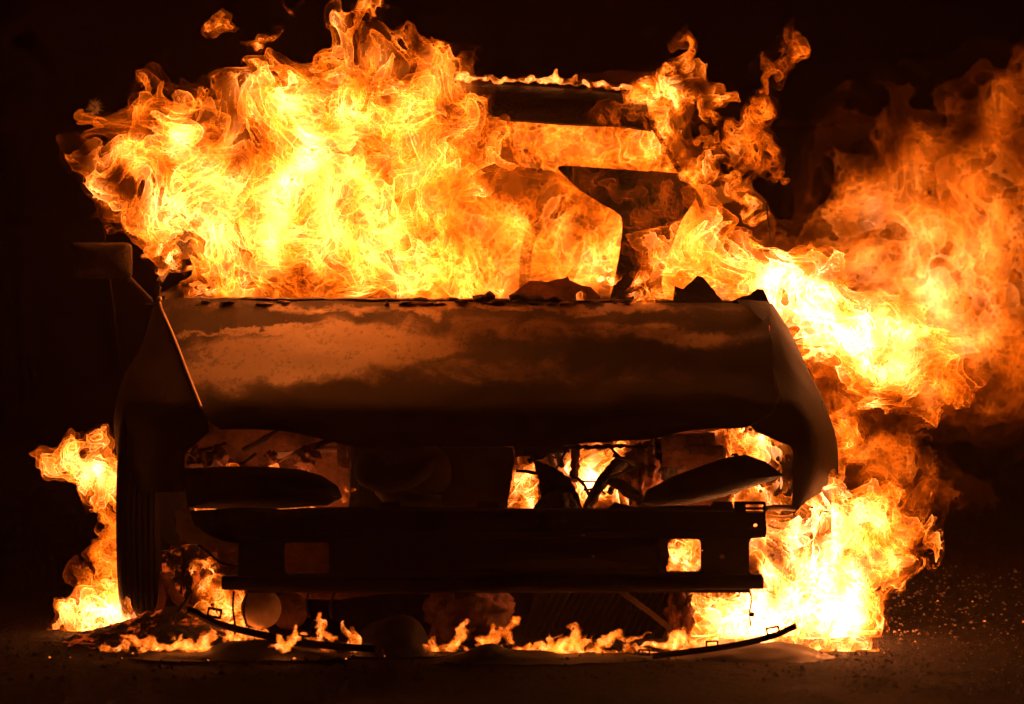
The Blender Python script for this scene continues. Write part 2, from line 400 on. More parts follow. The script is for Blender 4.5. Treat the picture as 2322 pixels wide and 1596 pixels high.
# mirror on the near-dark door
pillow('wing_mirror', rrect(162, 550, 300, 632, 14), 1.2, .05, .09, M['char'], car)
tube('mirror_arm', [P(290, 632, 1.26), P(312, 655, 1.26), P(345, 690, 1.24)], .010, M['char'], car)
tube('aerial', [P(1737, 460, 1.3), P(1743, 520, 1.3), P(1750, 590, 1.3), P(1752, 680, 1.3)], .0022, M['char'], car, 3, 6)
# seats burnt to their frames
for xs_ in (800, 1280):
    f = tube('seat_frame', [P(xs_-90, 720, 1.95), P(xs_-85, 560, 2.1), P(xs_-40, 500, 2.15), P(xs_+40, 500, 2.15), P(xs_+85, 560, 2.1), P(xs_+90, 720, 1.95)], .016, M['char'], car)

# front: bumper beam with its windows, brackets
beam = [(430, 1160), (476, 1157), (560, 1152), (640, 1156), (700, 1152), (790, 1151), (862, 1150), (868, 1140), (905, 1138), (910, 1150), (1012, 1152), (1080, 1150), (1083, 1139), (1128, 1139), (1131, 1150), (1140, 1146), (1146, 1154), (1250, 1154), (1376, 1154), (1395, 1140), (1420, 1146), (1440, 1152), (1506, 1149), (1612, 1148), (1618, 1138), (1660, 1138), (1664, 1158), (1700, 1160), (1735, 1160), (1738, 1200), (1736, 1218), (1702, 1221), (1698, 1232), (1698, 1296), (1704, 1302), (1728, 1303), (1732, 1312), (1730, 1335), (1600, 1337), (1300, 1338), (900, 1338), (502, 1336), (502, 1308), (539, 1305), (540, 1232), (505, 1226), (470, 1212), (440, 1190)]
bholes = [rrect(645, 1230, 746, 1301, 9), rrect(1491, 1222, 1589, 1297, 10), circ(1323, 1214, 4), circ(1345, 1262, 4), circ(1713, 1192, 5), circ(1637, 1262, 6), circ(1592, 1249, 2.2)]
bb = plate('bumper_beam', beam, -.02, .035, M['panel'], car, bholes, step=30, jag=.8, yfun=lambda x, y: -.02+.00000010*(x-1080)**2)
tube('lower_lip', [P(506, 1322, -.03), P(800, 1325, -.045), P(1100, 1326, -.05), P(1400, 1325, -.045), P(1724, 1320, -.03)], .016, M['panel'], bb, 4, 8, .7)
plate('slotted_bracket', rrect(1664, 1137, 1736, 1168, 4), -.01, .012, M['char'], bb, [rrect(1690, 1144, 1730, 1150, 2.5), rrect(1690, 1156, 1730, 1162, 2.5)])
tube('brace', [P(1735, 1153, .0), P(1770, 1150, .06), P(1800, 1153, .1)], .007, M['pale'], car)
plate('beam_flange', rrect(560, 1339, 1700, 1344, 2), -.01, .05, M['hose'], bb)
# bracket plate at the left end, scorched bare
plate('bracket_plate', [(398, 1158), (430, 1150), (452, 1190), (486, 1200), (530, 1224), (546, 1232), (544, 1276), (520, 1282), (494, 1280), (470, 1258), (446, 1236), (410, 1224), (398, 1200)], .06, .006, M['pale'], car, [circ(508, 1193, 6), [(528, 1222), (538, 1232), (534, 1246), (524, 1240)]], step=12, jag=1.5)
plate('beam_strut', [(1488, 1215), (1520, 1215), (1514, 1240), (1518, 1262), (1508, 1304), (1488, 1304)], .06, .02, M['rust'], car, step=8, jag=2)
plate('crash_can', rrect(600, 1195, 790, 1330, 6), .2, .02, M['rust'], car, step=20, jag=2)
# headlights
hl = pillow('headlight', [(416, 1062), (500, 1057), (600, 1057), (680, 1064), (730, 1078), (766, 1102), (776, 1128), (742, 1146), (640, 1153), (500, 1154), (424, 1152)], .12, .07, .14, M['plastic'], car)
hr = pillow('headlight', [(1452, 1142), (1465, 1112), (1520, 1082), (1600, 1052), (1650, 1036), (1690, 1030), (1735, 1046), (1778, 1078), (1740, 1093), (1700, 1106), (1640, 1126), (1560, 1143), (1490, 1148)], .10, .06, .12, M['plastic'], car)
plate('headlight_tab', [(1655, 1034), (1660, 1028), (1672, 1028), (1676, 1034)], .1, .01, M['plastic'], hr)
plate('lamp_mount', rrect(1560, 1010, 1640, 1034, 4), .28, .03, M['rust'], car, step=12, jag=1.5)
plate('lamp_mount', [(1500, 985), (1620, 982), (1624, 1012), (1646, 1016), (1646, 1044), (1500, 1060)], .32, .02, M['rust'], car, step=12, jag=1.5)
# engine bay
plate('firewall', [(385, 700), (1735, 700), (1735, 1330), (385, 1330)], .98, .02, M['rust'], car)
plate('inner_wing', [(418, 960), (640, 955), (700, 970), (800, 985), (800, 1160), (418, 1160)], .66, .02, M['rust'], car, step=25, jag=2, yfun=lambda x, y: .66-.0004*(x-418))
plate('inner_wing_rib', [(600, 1030), (770, 1010), (772, 1022), (600, 1044)], .48, .014, M['pale'], car, step=16, jag=1)
plate('bay_post', rrect(764, 995, 800, 1062, 3), .36, .02, M['rust'], car, [rrect(784, 1010, 796, 1040, 2)])
box('engine_block', ((PX(790, .45)+PX(1145, .45))/2, .52, PZ(1120, .45)), (PX(1145, .45)-PX(790, .45), .38, .34), M['char'], car, bev=.02, dent=.02)
tube('intake_hose', [P(838, 1050, .2), P(838, 1074, .17), P(880, 1084, .15), P(930, 1072, .14), P(968, 1042, .14), P(988, 1052, .16), P(992, 1090, .22)], .034, M['hose'], car, 8, 16)
tube('intake_hose', [P(870, 1100, .24), P(900, 1128, .22), P(950, 1146, .2), P(1010, 1150, .24)], .03, M['hose'], car, 8, 14)
plate('radiator_shroud', [(1000, 1015), (1162, 1015), (1166, 1040), (1158, 1090), (1150, 1156), (1000, 1156)], .2, .03, M['hose'], car, step=20, jag=1.2)
plate('burnt_fan_cowl', [(1196, 1012), (1205, 1040), (1240, 1052), (1290, 1082), (1315, 1130), (1322, 1160), (1200, 1160), (1226, 1130), (1222, 1090), (1212, 1060)], .22, .02, M['char'], car, step=9, jag=2)
plate('burnt_fan_cowl', [(1164, 1010), (1480, 1008), (1482, 1014), (1250, 1020), (1232, 1042), (1206, 1046), (1200, 1034), (1168, 1036)], .24, .02, M['char'], car, step=9, jag=2.5)
plate('burnt_fan_cowl', [(1170, 1063), (1222, 1069), (1224, 1077), (1169, 1071)], .23, .01, M['char'], car, step=8, jag=1)
tube('burnt_strut', [P(1330, 1156, .3), P(1360, 1100, .3), P(1396, 1056, .32), P(1412, 1050, .34)], lambda t: .012+.006*t, M['char'], car, 6, 8, 1, .15)
tube('burnt_strut', [P(1380, 1085, .28), P(1420, 1110, .28), P(1450, 1130, .28), P(1470, 1160, .28)], .014, M['char'], car, 6, 8, 1, .2)
tube('burnt_strut', [P(1302, 1010, .4), P(1304, 1050, .38), P(1300, 1090, .36)], .011, M['rust'], car, 6, 8, 1, .25)
tube('wire', [P(1290, 1075, .25), P(1320, 1090, .25), P(1350, 1092, .25)], .0022, M['char'], car, 6, 6)
tube('wire', [P(1378, 1084, .25), P(1420, 1066, .25), P(1462, 1050, .25)], .0022, M['char'], car, 6, 6)
lump('melted_casing', P(1452, 1080, .42), (.045, .06, .075), M['rust'], car, .5, 3, 4, 3)
lump('melted_casing', P(1500, 1040, .5), (.05, .06, .05), M['char'], car, .4, 3, 4, 9)
lump('melted_casing', P(1262, 1160, .2), (.05, .05, .05), M['char'], car, .2, 2, 4, 5)
plate('back_panel', [(1240, 1010), (1300, 1010), (1300, 1090), (1250, 1075)], .7, .02, M['pale'], car, step=12, jag=2)
tube('cable', [P(1310, 1050, .5), P(1340, 1030, .5), P(1370, 1016, .5), P(1400, 1010, .5)], .005, M['pale'], car)
rq = random.Random(31)
for k in range(14):
    x = rq.uniform(1240, 1480); y = rq.uniform(1020, 1140); a = rq.uniform(-1.4, 1.4); l = rq.uniform(20, 60); Yk = rq.uniform(.28, .6)
    tube('wreck_rod', [P(x-math.cos(a)*l, y-math.sin(a)*l, Yk), P(x+rq.uniform(-8, 8), y+rq.uniform(-8, 8), Yk), P(x+math.cos(a)*l, y+math.sin(a)*l, Yk+.03)], rq.uniform(.002, .008), M['char'], car, 5, 7, 1, .25)
for k in range(9):
    x = rq.uniform(430, 780); y = rq.uniform(985, 1060); a = rq.uniform(-.7, .7); l = rq.uniform(14, 60)
    tube('wreck_rod', [P(x-math.cos(a)*l, y-math.sin(a)*l, .44), P(x, y+rq.uniform(-6, 6), .44), P(x+math.cos(a)*l, y+math.sin(a)*l, .46)], rq.uniform(.002, .006), M['rust'] if k % 2 else M['char'], car, 5, 7, 1, .25)
for k in range(7):
    lump('wreck_lump', P(rq.uniform(430, 770), rq.uniform(1030, 1070), .42), (rq.uniform(.012, .04), .03, rq.uniform(.01, .03)), M['rust'], car, .7, 3, 3, k*3)
# below the beam: subframe, horn, radiator fins
lathe('horn', [(.004, -.012), (.016, -.012), (.020, -.006), (.032, -.004), (.036, -.012), (.046, -.016), (.049, -.008), (.048, .004), (.03, .02), (.01, .03)], P(591, 1379, .06), (-.18, -1, .06), M['pale'], car, 36)
lathe('horn', [(.006, -.01), (.03, -.01), (.045, -.006), (.044, .01), (.01, .03)], P(655, 1385, .14), (-.1, -1, 0), M['rust'], car, 30)
box('gearbox', (PX(900, .5), .55, .18), (.55, .3, .16), M['rust'], car, bev=.02, dent=.03)
lump('sump', P(1060, 1390, .45), (.10, .12, .08), M['rust'], car, .35, 2.5, 4, 12)
box('subframe', (CCX, .75, .14), (1.1, .10, .05), M['char'], car, dent=.01)
rad = empty('radiator', (0, 0, 0), None, None); rad.parent = car
for k in range(17):
    x = 1205+k*17
    tube('fin', [P(x+52, 1342, .12), P(x+26, 1390, .12), P(x, 1442, .12)], .0035, M['char'], rad, 2, 6)
plate('core', [(1215, 1342), (1545, 1342), (1500, 1448), (1185, 1448)], .14, .03, M['char'], rad)
plate('cross_brace', [(1396, 1341), (1416, 1341), (1472, 1380), (1530, 1425), (1540, 1450), (1470, 1394)], .06, .012, M['hose'], car)
lump('melted_casing', P(1540, 1400, .1), (.03, .05, .07), M['rust'], car, .6, 3, 4, 21)
tube('wire', [P(1697, 1336, -.02), P(1703, 1360, -.02), P(1699, 1390, -.02), P(1702, 1420, -.02)], .0022, M['char'], car, 6, 6)
tube('wire', [P(1706, 1388, -.02), P(1705, 1398, -.02)], .005, M['char'], car, 3, 6)
for pts in ([(530, 1340), (528, 1380), (533, 1420), (530, 1450)], [(700, 1340), (694, 1370), (700, 1400)], [(760, 1342), (748, 1372), (752, 1402)], [(448, 1235), (470, 1250), (500, 1275), (538, 1284)], [(560, 1345), (552, 1385), (560, 1420)]):
    tube('wire', [P(x, y, .02) for x, y in pts], .0028, M['char'], car, 6, 6)
# wheels
def wheel(xc, Yc, w_, vis):
    X = PX(xc, Yc); R = .285
    h = empty('wheel', (0, 0, 0), None, None); h.parent = car
    prof = [(R*.62, -w_/2), (R*.9, -w_/2), (R*.985, -w_*.42)]
    n = 6
    for i in range(n):
        a = -w_*.40+w_*.8*i/n; b = a+w_*.8/n
        prof += [(R, a+.003), (R, b-.005), (R-.008, b-.004), (R-.008, b-.0005)]
    prof += [(R*.985, w_*.42), (R*.9, w_/2), (R*.62, w_/2)]
    lathe('tyre', prof, (X, Yc, R), (1, 0, 0), M['rubber'], h, 48)
    lathe('rim', [(.02, -w_*.3), (.10, -w_*.32), (.16, -w_*.46), (.175, -w_*.48), (.175, w_*.48), (.16, w_*.46), (.10, w_*.2), (.02, w_*.2)], (X, Yc, R), (1, 0, 0), M['rust'], h, 32)
wheel(326, .72, .105, 1)
wheel(1800, .72, .16, 0)
wheel(470, 3.2, .16, 0); wheel(1640, 3.2, .16, 0)
# scorched suspension beside the tyre; red firelight painted as emission on strut, hub plate
tube('suspension_strut', [P(432, 1235, .62), P(434, 1290, .62), P(432, 1375, .62)], .022, M['ember_red_light'], car, 5, 12)
tube('suspension_arm', [P(372, 1300, .5), P(392, 1345, .5), P(440, 1390, .5)], .012, M['rust'], car, 5, 8, 1, .2)
tube('suspension_arm', [P(362, 1300, .52), P(368, 1350, .5), P(358, 1390, .5), P(346, 1398, .5)], .010, M['rust'], car, 5, 8)
tube('wire', [P(400, 1390, .3), P(440, 1340, .3), P(470, 1330, .3), P(500, 1350, .3)], .0035, M['char'], car, 6, 6)
plate('hub_plate', [(362, 1250), (408, 1240), (412, 1300), (400, 1380), (372, 1390), (366, 1320)], .6, .02, M['ember_red_light'], car, step=12, jag=2)
plate('splash_guard', [(300, 1120), (420, 1112), (424, 1160), (400, 1240), (360, 1225), (300, 1170)], .55, .01, M['char'], car, step=12, jag=2)

# ------------------------------------------------------------------ things fallen on the ground
def strip(name, pts, Y, w_, th, label, clips, m=None):
    root = empty(name, P(*pts[len(pts)//2], Y), label, 'bumper trim')
    o = loft('trim_bar', [[P(x, y, Y) for x, y in pts], [P(x, y+w_, Y-.012) for x, y in pts]], m or M['plastic'], None, 5, 3, th)
    o.parent = root; o.matrix_parent_inverse = Matrix.Translation(-root.location)
    for cx, cy, cw, ch, rot in clips:
        c = plate('clip', [(cx+math.cos(rot)*a-math.sin(rot)*b, cy+math.sin(rot)*a+math.cos(rot)*b) for a, b in rrect(-cw, -ch, cw, ch, 3)], Y+.004, .008, M['plastic'], None,
                  [[(cx+math.cos(rot)*a-math.sin(rot)*b, cy+math.sin(rot)*a+math.cos(rot)*b) for a, b in rrect(-cw*.72, -ch*.5, cw*.72, ch*.5, 2)]])
        c.parent = root; c.matrix_parent_inverse = Matrix.Translation(-root.location)
strip('bumper_trim', [(424, 1374), (446, 1380), (480, 1400), (540, 1418), (620, 1436), (700, 1450), (790, 1459), (850, 1462)], -.06, 12, .008,
      'thin curved black bumper strip fallen below the pale round horn', [(486, 1390, 17, 12, .18), (690, 1436, 14, 8, .15)])
strip('bumper_trim', [(1480, 1486), (1520, 1481), (1590, 1472), (1660, 1462), (1720, 1449), (1764, 1436), (1788, 1425), (1806, 1417)], -.16, 9, .008,
      'black bumper strip with square clips, its tip rising before the brightest ground fire', [(1614, 1460, 15, 8, -.05), (1752, 1430, 16, 10, -.18), (1460, 1479, 14, 7, .03)])
def mound(name, prof, Y0, Y1, m, label, cat, rough=.006):
    """a sagging sheet of melted plastic lying on the ground; prof = crest outline"""
    rows = []
    for t in (0, .1, .22, .36, .5, .64, .78, .9, 1):
        hgt = math.sin(math.pi*min(1, max(0, t)))**1.5
        Yt = Y0+(Y1-Y0)*t; Yc = (Y0+Y1)/2
        r = []
        for i, (x, y) in enumerate(prof):
            p = P(x, y, Yc); en = min(i, len(prof)-1-i); tp = (.0, .75, 1)[min(en, 2)]; wv_ = mnoise.noise(Vector((p.x*7, t*2, Y0*9)))*.05+mnoise.noise(Vector((p.x*23, t*5, Y0*5)))*.02
            pin = (.55 if en == 0 else .85 if en == 1 else 1)
            r.append(Vector((p.x+(wv_ if en == 0 else 0), Yc+(Yt-Yc)*pin+wv_, max(0, p.z)*hgt*tp-.003)))
        rows.append(r)
    o = loft(name, rows, m, None, 5, 3, .003, dent=rough, dscale=14)
    return tag(o, label, cat)
mound('melted_bumper', [(286, 1478), (340, 1470), (400, 1474), (470, 1470), (505, 1458), (560, 1452), (612, 1450), (660, 1464), (720, 1472), (800, 1466)], -.20, .08, M['plastic'], 'lumpy melted black plastic sheet lying under the curved bumper strip', 'plastic')
mound('melted_bumper', [(770, 1470), (800, 1440), (840, 1412), (880, 1396), (920, 1392), (950, 1408), (975, 1440), (1010, 1470)], -.10, .25, M['plastic'], 'rounded black melted heap under the middle of the bumper beam', 'plastic')
mound('melted_bumper', [(1010, 1476), (1060, 1470), (1110, 1462), (1160, 1474), (1240, 1480), (1300, 1486), (1400, 1484), (1500, 1486)], -.26, .0, M['plastic'], 'flat crumpled black plastic strip below the low row of ground flames', 'plastic')
mound('melted_bumper', [(1495, 1492), (1540, 1474), (1600, 1464), (1680, 1457), (1760, 1456), (1820, 1463), (1870, 1478), (1915, 1500)], -.24, .12, M['plastic'], 'smooth humped piece of fallen bumper before the brightest ground fire', 'bumper piece', .006)
mound('ash_heap', [(150, 1440), (190, 1425), (250, 1410), (320, 1392), (380, 1374), (440, 1378), (500, 1400), (560, 1424), (600, 1440)], .15, .55, M['ember_red_light'], 'heap of black ash with red embers below the burning front tyre', 'ash heap', .02)
for x, y, w_, h_, s_ in ((395, 1438, .055, .02, 1), (455, 1466, .05, .014, 2), (300, 1470, .05, .014, 3), (210, 1462, .06, .012, 4)):
    pass
lathe('hub_cap', [(.004, -.008), (.04, -.010), (.058, -.004), (.06, .004), (.02, .012)], P(394, 1444, -.02), (0, -.35, .9), M['char'], None, 30)
tag(bpy.data.objects['hub_cap'], 'dark round cap lying on the ash heap behind the ground flames', 'wheel cap')

# crumbs and pebbles
def scatter(name, n, area, smin, smax, m, label, seed, power=1.0):
    r = random.Random(seed); bm = bmesh.new()
    for i in range(n):
        x = area[0]+(area[1]-area[0])*r.random()**power; y = area[2]+(area[3]-area[2])*r.random()
        s = smin+(smax-smin)*r.random()**3
        vs = []
        for dx, dy, dz in ((1, 0, 0), (-.5, .9, 0), (-.5, -.9, 0), (0, 0, 1.1), (.4, .5, .7)):
            vs.append(bm.verts.new((x+s*(dx+r.uniform(-.3, .3)), y+s*(dy+r.uniform(-.3, .3)), s*(dz*.8+r.uniform(-.1, .1))+.002)))
        for f in ((0, 1, 4), (0, 4, 3), (1, 3, 4), (1, 2, 3), (0, 3, 2), (0, 2, 1)): bm.faces.new([vs[k] for k in f])
    return tag(from_bm(name, bm, m), label, None, None, 'stuff')
scatter('gravel', 3000, (.75, 2.2, -1.0, 2.6), .0015, .007, M['pale'], 'loose grit and flakes scattered on the asphalt beside the brightest fire', 3, 1.3)
scatter('rubble', 1300, (-1.3, .9, -.7, .3), .002, .009, M['char'], 'black burnt crumbs scattered under the car front', 5)
def spark_mat():
    m = bpy.data.materials.new('sparks'); m.use_nodes = True; b = m.node_tree.nodes['Principled BSDF']
    b.inputs['Base Color'].default_value = (.05, .03, .02, 1); b.inputs['Emission Color'].default_value = (1, .2, .02, 1); b.inputs['Emission Strength'].default_value = 1.6
    m.cycles.emission_sampling = 'NONE'; return m
M['spark'] = spark_mat()
scatter('embers', 60, (.7, 2.0, -.2, 1.6), .002, .006, M['spark'], 'glowing embers dotted over the ground beside the brightest fire', 11)
scatter('embers', 26, (-1.1, .5, -.25, .15), .002, .006, M['spark'], 'glowing embers dotted along the burnt bumper pieces', 12)

# ------------------------------------------------------------------ warm smoky air
def haze():
    m = bpy.data.materials.new('smoky_air'); m.use_nodes = True; nt = m.node_tree; nt.nodes.clear()
    out = nt.nodes.new('ShaderNodeOutputMaterial'); v = nt.nodes.new('ShaderNodeVolumePrincipled')
    v.inputs['Color'].default_value = (.92, .74, .6, 1); v.inputs['Density'].default_value = .0032; v.inputs['Anisotropy'].default_value = .72
    nt.links.new(v.outputs[0], out.inputs['Volume'])
    bm = bmesh.new(); bmesh.ops.create_cube(bm, size=1); bmesh.ops.scale(bm, verts=bm.verts, vec=(30, 36, 8)); bmesh.ops.translate(bm, verts=bm.verts, vec=(0, 0, 2.8))
    tag(from_bm('haze', bm, m), 'thin smoky air around the burning car', None, None, 'stuff')
haze()

# ------------------------------------------------------------------ dry weed beyond the mirror
Yt = 1.9
weed = empty('dry_weed', (PX(214, Yt), Yt, 0), 'tall dry weed with pale bristly seed head beside the fireball, beyond the mirror', 'weed')
M['twig'] = simple('dry_bristle', (.35, .35, .36), (.7, .7, .72))
tube('stem', [(.12, .1, 0), (.08, .06, .5), (.02, .02, 1.0), (0, 0, PZ(250, Yt))], lambda t: .004-.003*t, M['char'], weed, 6, 6)
rt = random.Random(8); bm = bmesh.new(); hz = PZ(242, Yt)
for k in range(90):
    d_ = Vector((rt.gauss(0, 1), rt.gauss(0, 1), rt.gauss(0, 1.2))).normalized(); p0 = Vector((0, 0, hz))+d_*rt.uniform(.004, .012); p1 = p0+d_*rt.uniform(.012, .024)+Vector((rt.uniform(-.006, .006), 0, rt.uniform(-.006, .006)))
    sd_ = d_.cross(Vector((.3, 1, .2))).normalized()*.0008; u_ = d_.cross(sd_).normalized()*.0008
    q = [bm.verts.new(p0+sd_), bm.verts.new(p0-sd_*.5+u_), bm.verts.new(p0-sd_*.5-u_), bm.verts.new(p1)]
    for f in ((0, 1, 3), (1, 2, 3), (2, 0, 3), (0, 2, 1)): bm.faces.new([q[i] for i in f])
from_bm('seed_head', bm, M['twig'], weed)

# ------------------------------------------------------------------ flames: wrinkled luminous sheets
NT, LAM = 128, 16
def band(seed, ncomp):
    r = np.random.default_rng(seed)
    k = np.sqrt(np.fft.fftfreq(NT)[:, None, None]**2+np.fft.fftfreq(NT)[None, :, None]**2+np.fft.rfftfreq(NT)[None, None, :]**2)
    fl = np.exp(-((k-1/LAM)/(.45/LAM))**2); out = []
    for c in range(ncomp):
        a = np.fft.irfftn(np.fft.rfftn(r.standard_normal((NT, NT, NT)))*fl, s=(NT, NT, NT)); out.append((a/a.std()).astype(np.float32))
    return out
TV = band(1, 3)
TSF = band(5, 1)[0].reshape(-1, 1)
def dd(a, ax): return np.roll(a, -1, ax)-np.roll(a, 1, ax)
CURL = [dd(TV[2], 1)-dd(TV[1], 2), dd(TV[0], 2)-dd(TV[2], 0), dd(TV[1], 0)-dd(TV[0], 1)]
CURL = np.stack([c/c.std() for c in CURL], -1).reshape(-1, 3).astype(np.float32)
def look(tab, p, L):
    q = p*np.float32(LAM/L)
    i = np.floor(q).astype(np.int32); f = (q-i).astype(np.float32)
    i0 = i & (NT-1); i1 = (i+1) & (NT-1)
    ax, bx = i0[:, 0]*(NT*NT), i1[:, 0]*(NT*NT); ay, by = i0[:, 1]*NT, i1[:, 1]*NT
    az, bz = i0[:, 2], i1[:, 2]; fx, fy, fz = f[:, 0:1], f[:, 1:2], f[:, 2:3]
    def lz(u): return tab[u+az]*(1-fz)+tab[u+bz]*fz
    return (lz(ax+ay)*(1-fy)+lz(ax+by)*fy)*(1-fx)+(lz(bx+ay)*(1-fy)+lz(bx+by)*fy)*fx
def poly_sd(px, pz, poly):
    d2 = np.full(px.shape, 1e9); ins = np.zeros(px.shape, bool); n = len(poly)
    for i in range(n):
        ax, az = poly[i]; bx, bz = poly[(i+1) % n]; ex, ez = bx-ax, bz-az
        t = np.clip(((px-ax)*ex+(pz-az)*ez)/(ex*ex+ez*ez+1e-12), 0, 1)
        d2 = np.minimum(d2, (px-ax-t*ex)**2+(pz-az-t*ez)**2)
        ins ^= ((az > pz) != (bz > pz)) & (px < ex*(pz-az)/(ez if abs(ez) > 1e-12 else 1e-12)+ax)
    return np.where(ins, np.sqrt(d2), -np.sqrt(d2))
def surface_nets(v):
    s = v > 0; nx, ny, nz = v.shape
    cnt = np.zeros((nx-1, ny-1, nz-1), np.int8)
    for a in (0, 1):
        for b in (0, 1):
            for c in (0, 1): cnt += s[a:nx-1+a, b:ny-1+b, c:nz-1+c]
    cells = np.argwhere((cnt > 0) & (cnt < 8))
    idx = np.full(cnt.shape, -1, np.int32); idx[tuple(cells.T)] = np.arange(len(cells))
    acc = np.zeros((len(cells), 3), np.float32); num = np.zeros(len(cells), np.float32); I, J, K = cells.T
    for ax in range(3):
        oth = [q for q in range(3) if q != ax]
        for a in (0, 1):
            for b in (0, 1):
                o = [0, 0, 0]; o[oth[0]] = a; o[oth[1]] = b; o2 = list(o); o2[ax] = 1
                v0 = v[I+o[0], J+o[1], K+o[2]]; v1 = v[I+o2[0], J+o2[1], K+o2[2]]
                m = (v0 > 0) != (v1 > 0); t = np.where(m, v0/np.where(m, v0-v1, 1), 0)
                for q in range(3): acc[:, q] += np.where(m, o[q]+(t if q == ax else 0), 0)
                num += m
    verts = cells+acc/num[:, None]; faces = []
    for ax in range(3):
        s0 = [slice(None)]*3; s1 = [slice(None)]*3; s0[ax] = slice(0, -1); s1[ax] = slice(1, None)
        e = np.argwhere(s[tuple(s0)] != s[tuple(s1)]); oth = [q for q in range(3) if q != ax]
        e = e[np.all([(e[:, q] > 0) & (e[:, q] < v.shape[q]-1) for q in oth], axis=0)]
        def cell(da, db):
            c = e.copy(); c[:, oth[0]] -= da; c[:, oth[1]] -= db
            return idx[c[:, 0], c[:, 1], c[:, 2]]
        faces.append(np.stack([cell(0, 0), cell(1, 0), cell(1, 1), cell(0, 1)], 1))
    return verts, np.concatenate(faces)
def flame_material():
    m = bpy.data.materials.new('flame'); m.use_nodes = True
    nt = m.node_tree; nt.nodes.clear(); N = nt.nodes.new; L = nt.links.new
    out = N('ShaderNodeOutputMaterial'); add = N('ShaderNodeAddShader'); tr = N('ShaderNodeBsdfTransparent'); em = N('ShaderNodeEmission')
    at = N('ShaderNodeAttribute'); at.attribute_name = 'flame_heat'
    geo = N('ShaderNodeNewGeometry'); dot = N('ShaderNodeVectorMath'); dot.operation = 'DOT_PRODUCT'
    L(geo.outputs['Normal'], dot.inputs[0]); L(geo.outputs['Incoming'], dot.inputs[1])
    ab = N('ShaderNodeMath'); ab.operation = 'ABSOLUTE'; L(dot.outputs['Value'], ab.inputs[0])
    # a thin glowing sheet is brighter where a line of sight runs along it: path length 1/cos
    mx = N('ShaderNodeMath'); mx.operation = 'ADD'; L(ab.outputs[0], mx.inputs[0]); so = N('ShaderNodeAttribute'); so.attribute_name = 'flame_soft'; L(so.outputs['Fac'], mx.inputs[1])
    dv = N('ShaderNodeMath'); dv.operation = 'DIVIDE'; L(at.outputs['Fac'], dv.inputs[0]); L(mx.outputs[0], dv.inputs[1])
    r = ramp(nt, at.outputs['Fac'], [(0.0, (1, .095, .001)), (.15, (1, .14, .004)), (.35, (1, .19, .018)), (.65, (1, .25, .05)), (1.0, (1, .33, .10))])
    L(r.outputs[0], em.inputs[0]); L(dv.outputs[0], em.inputs[1])
    L(tr.outputs[0], add.inputs[0]); L(em.outputs[0], add.inputs[1]); L(add.outputs[0], out.inputs[0])
    m.cycles.emission_sampling = 'NONE'
    return m
FM = flame_material()
TRIS = [0]; GAIN = 2.0
FGROUP = 'flames of the burning car'
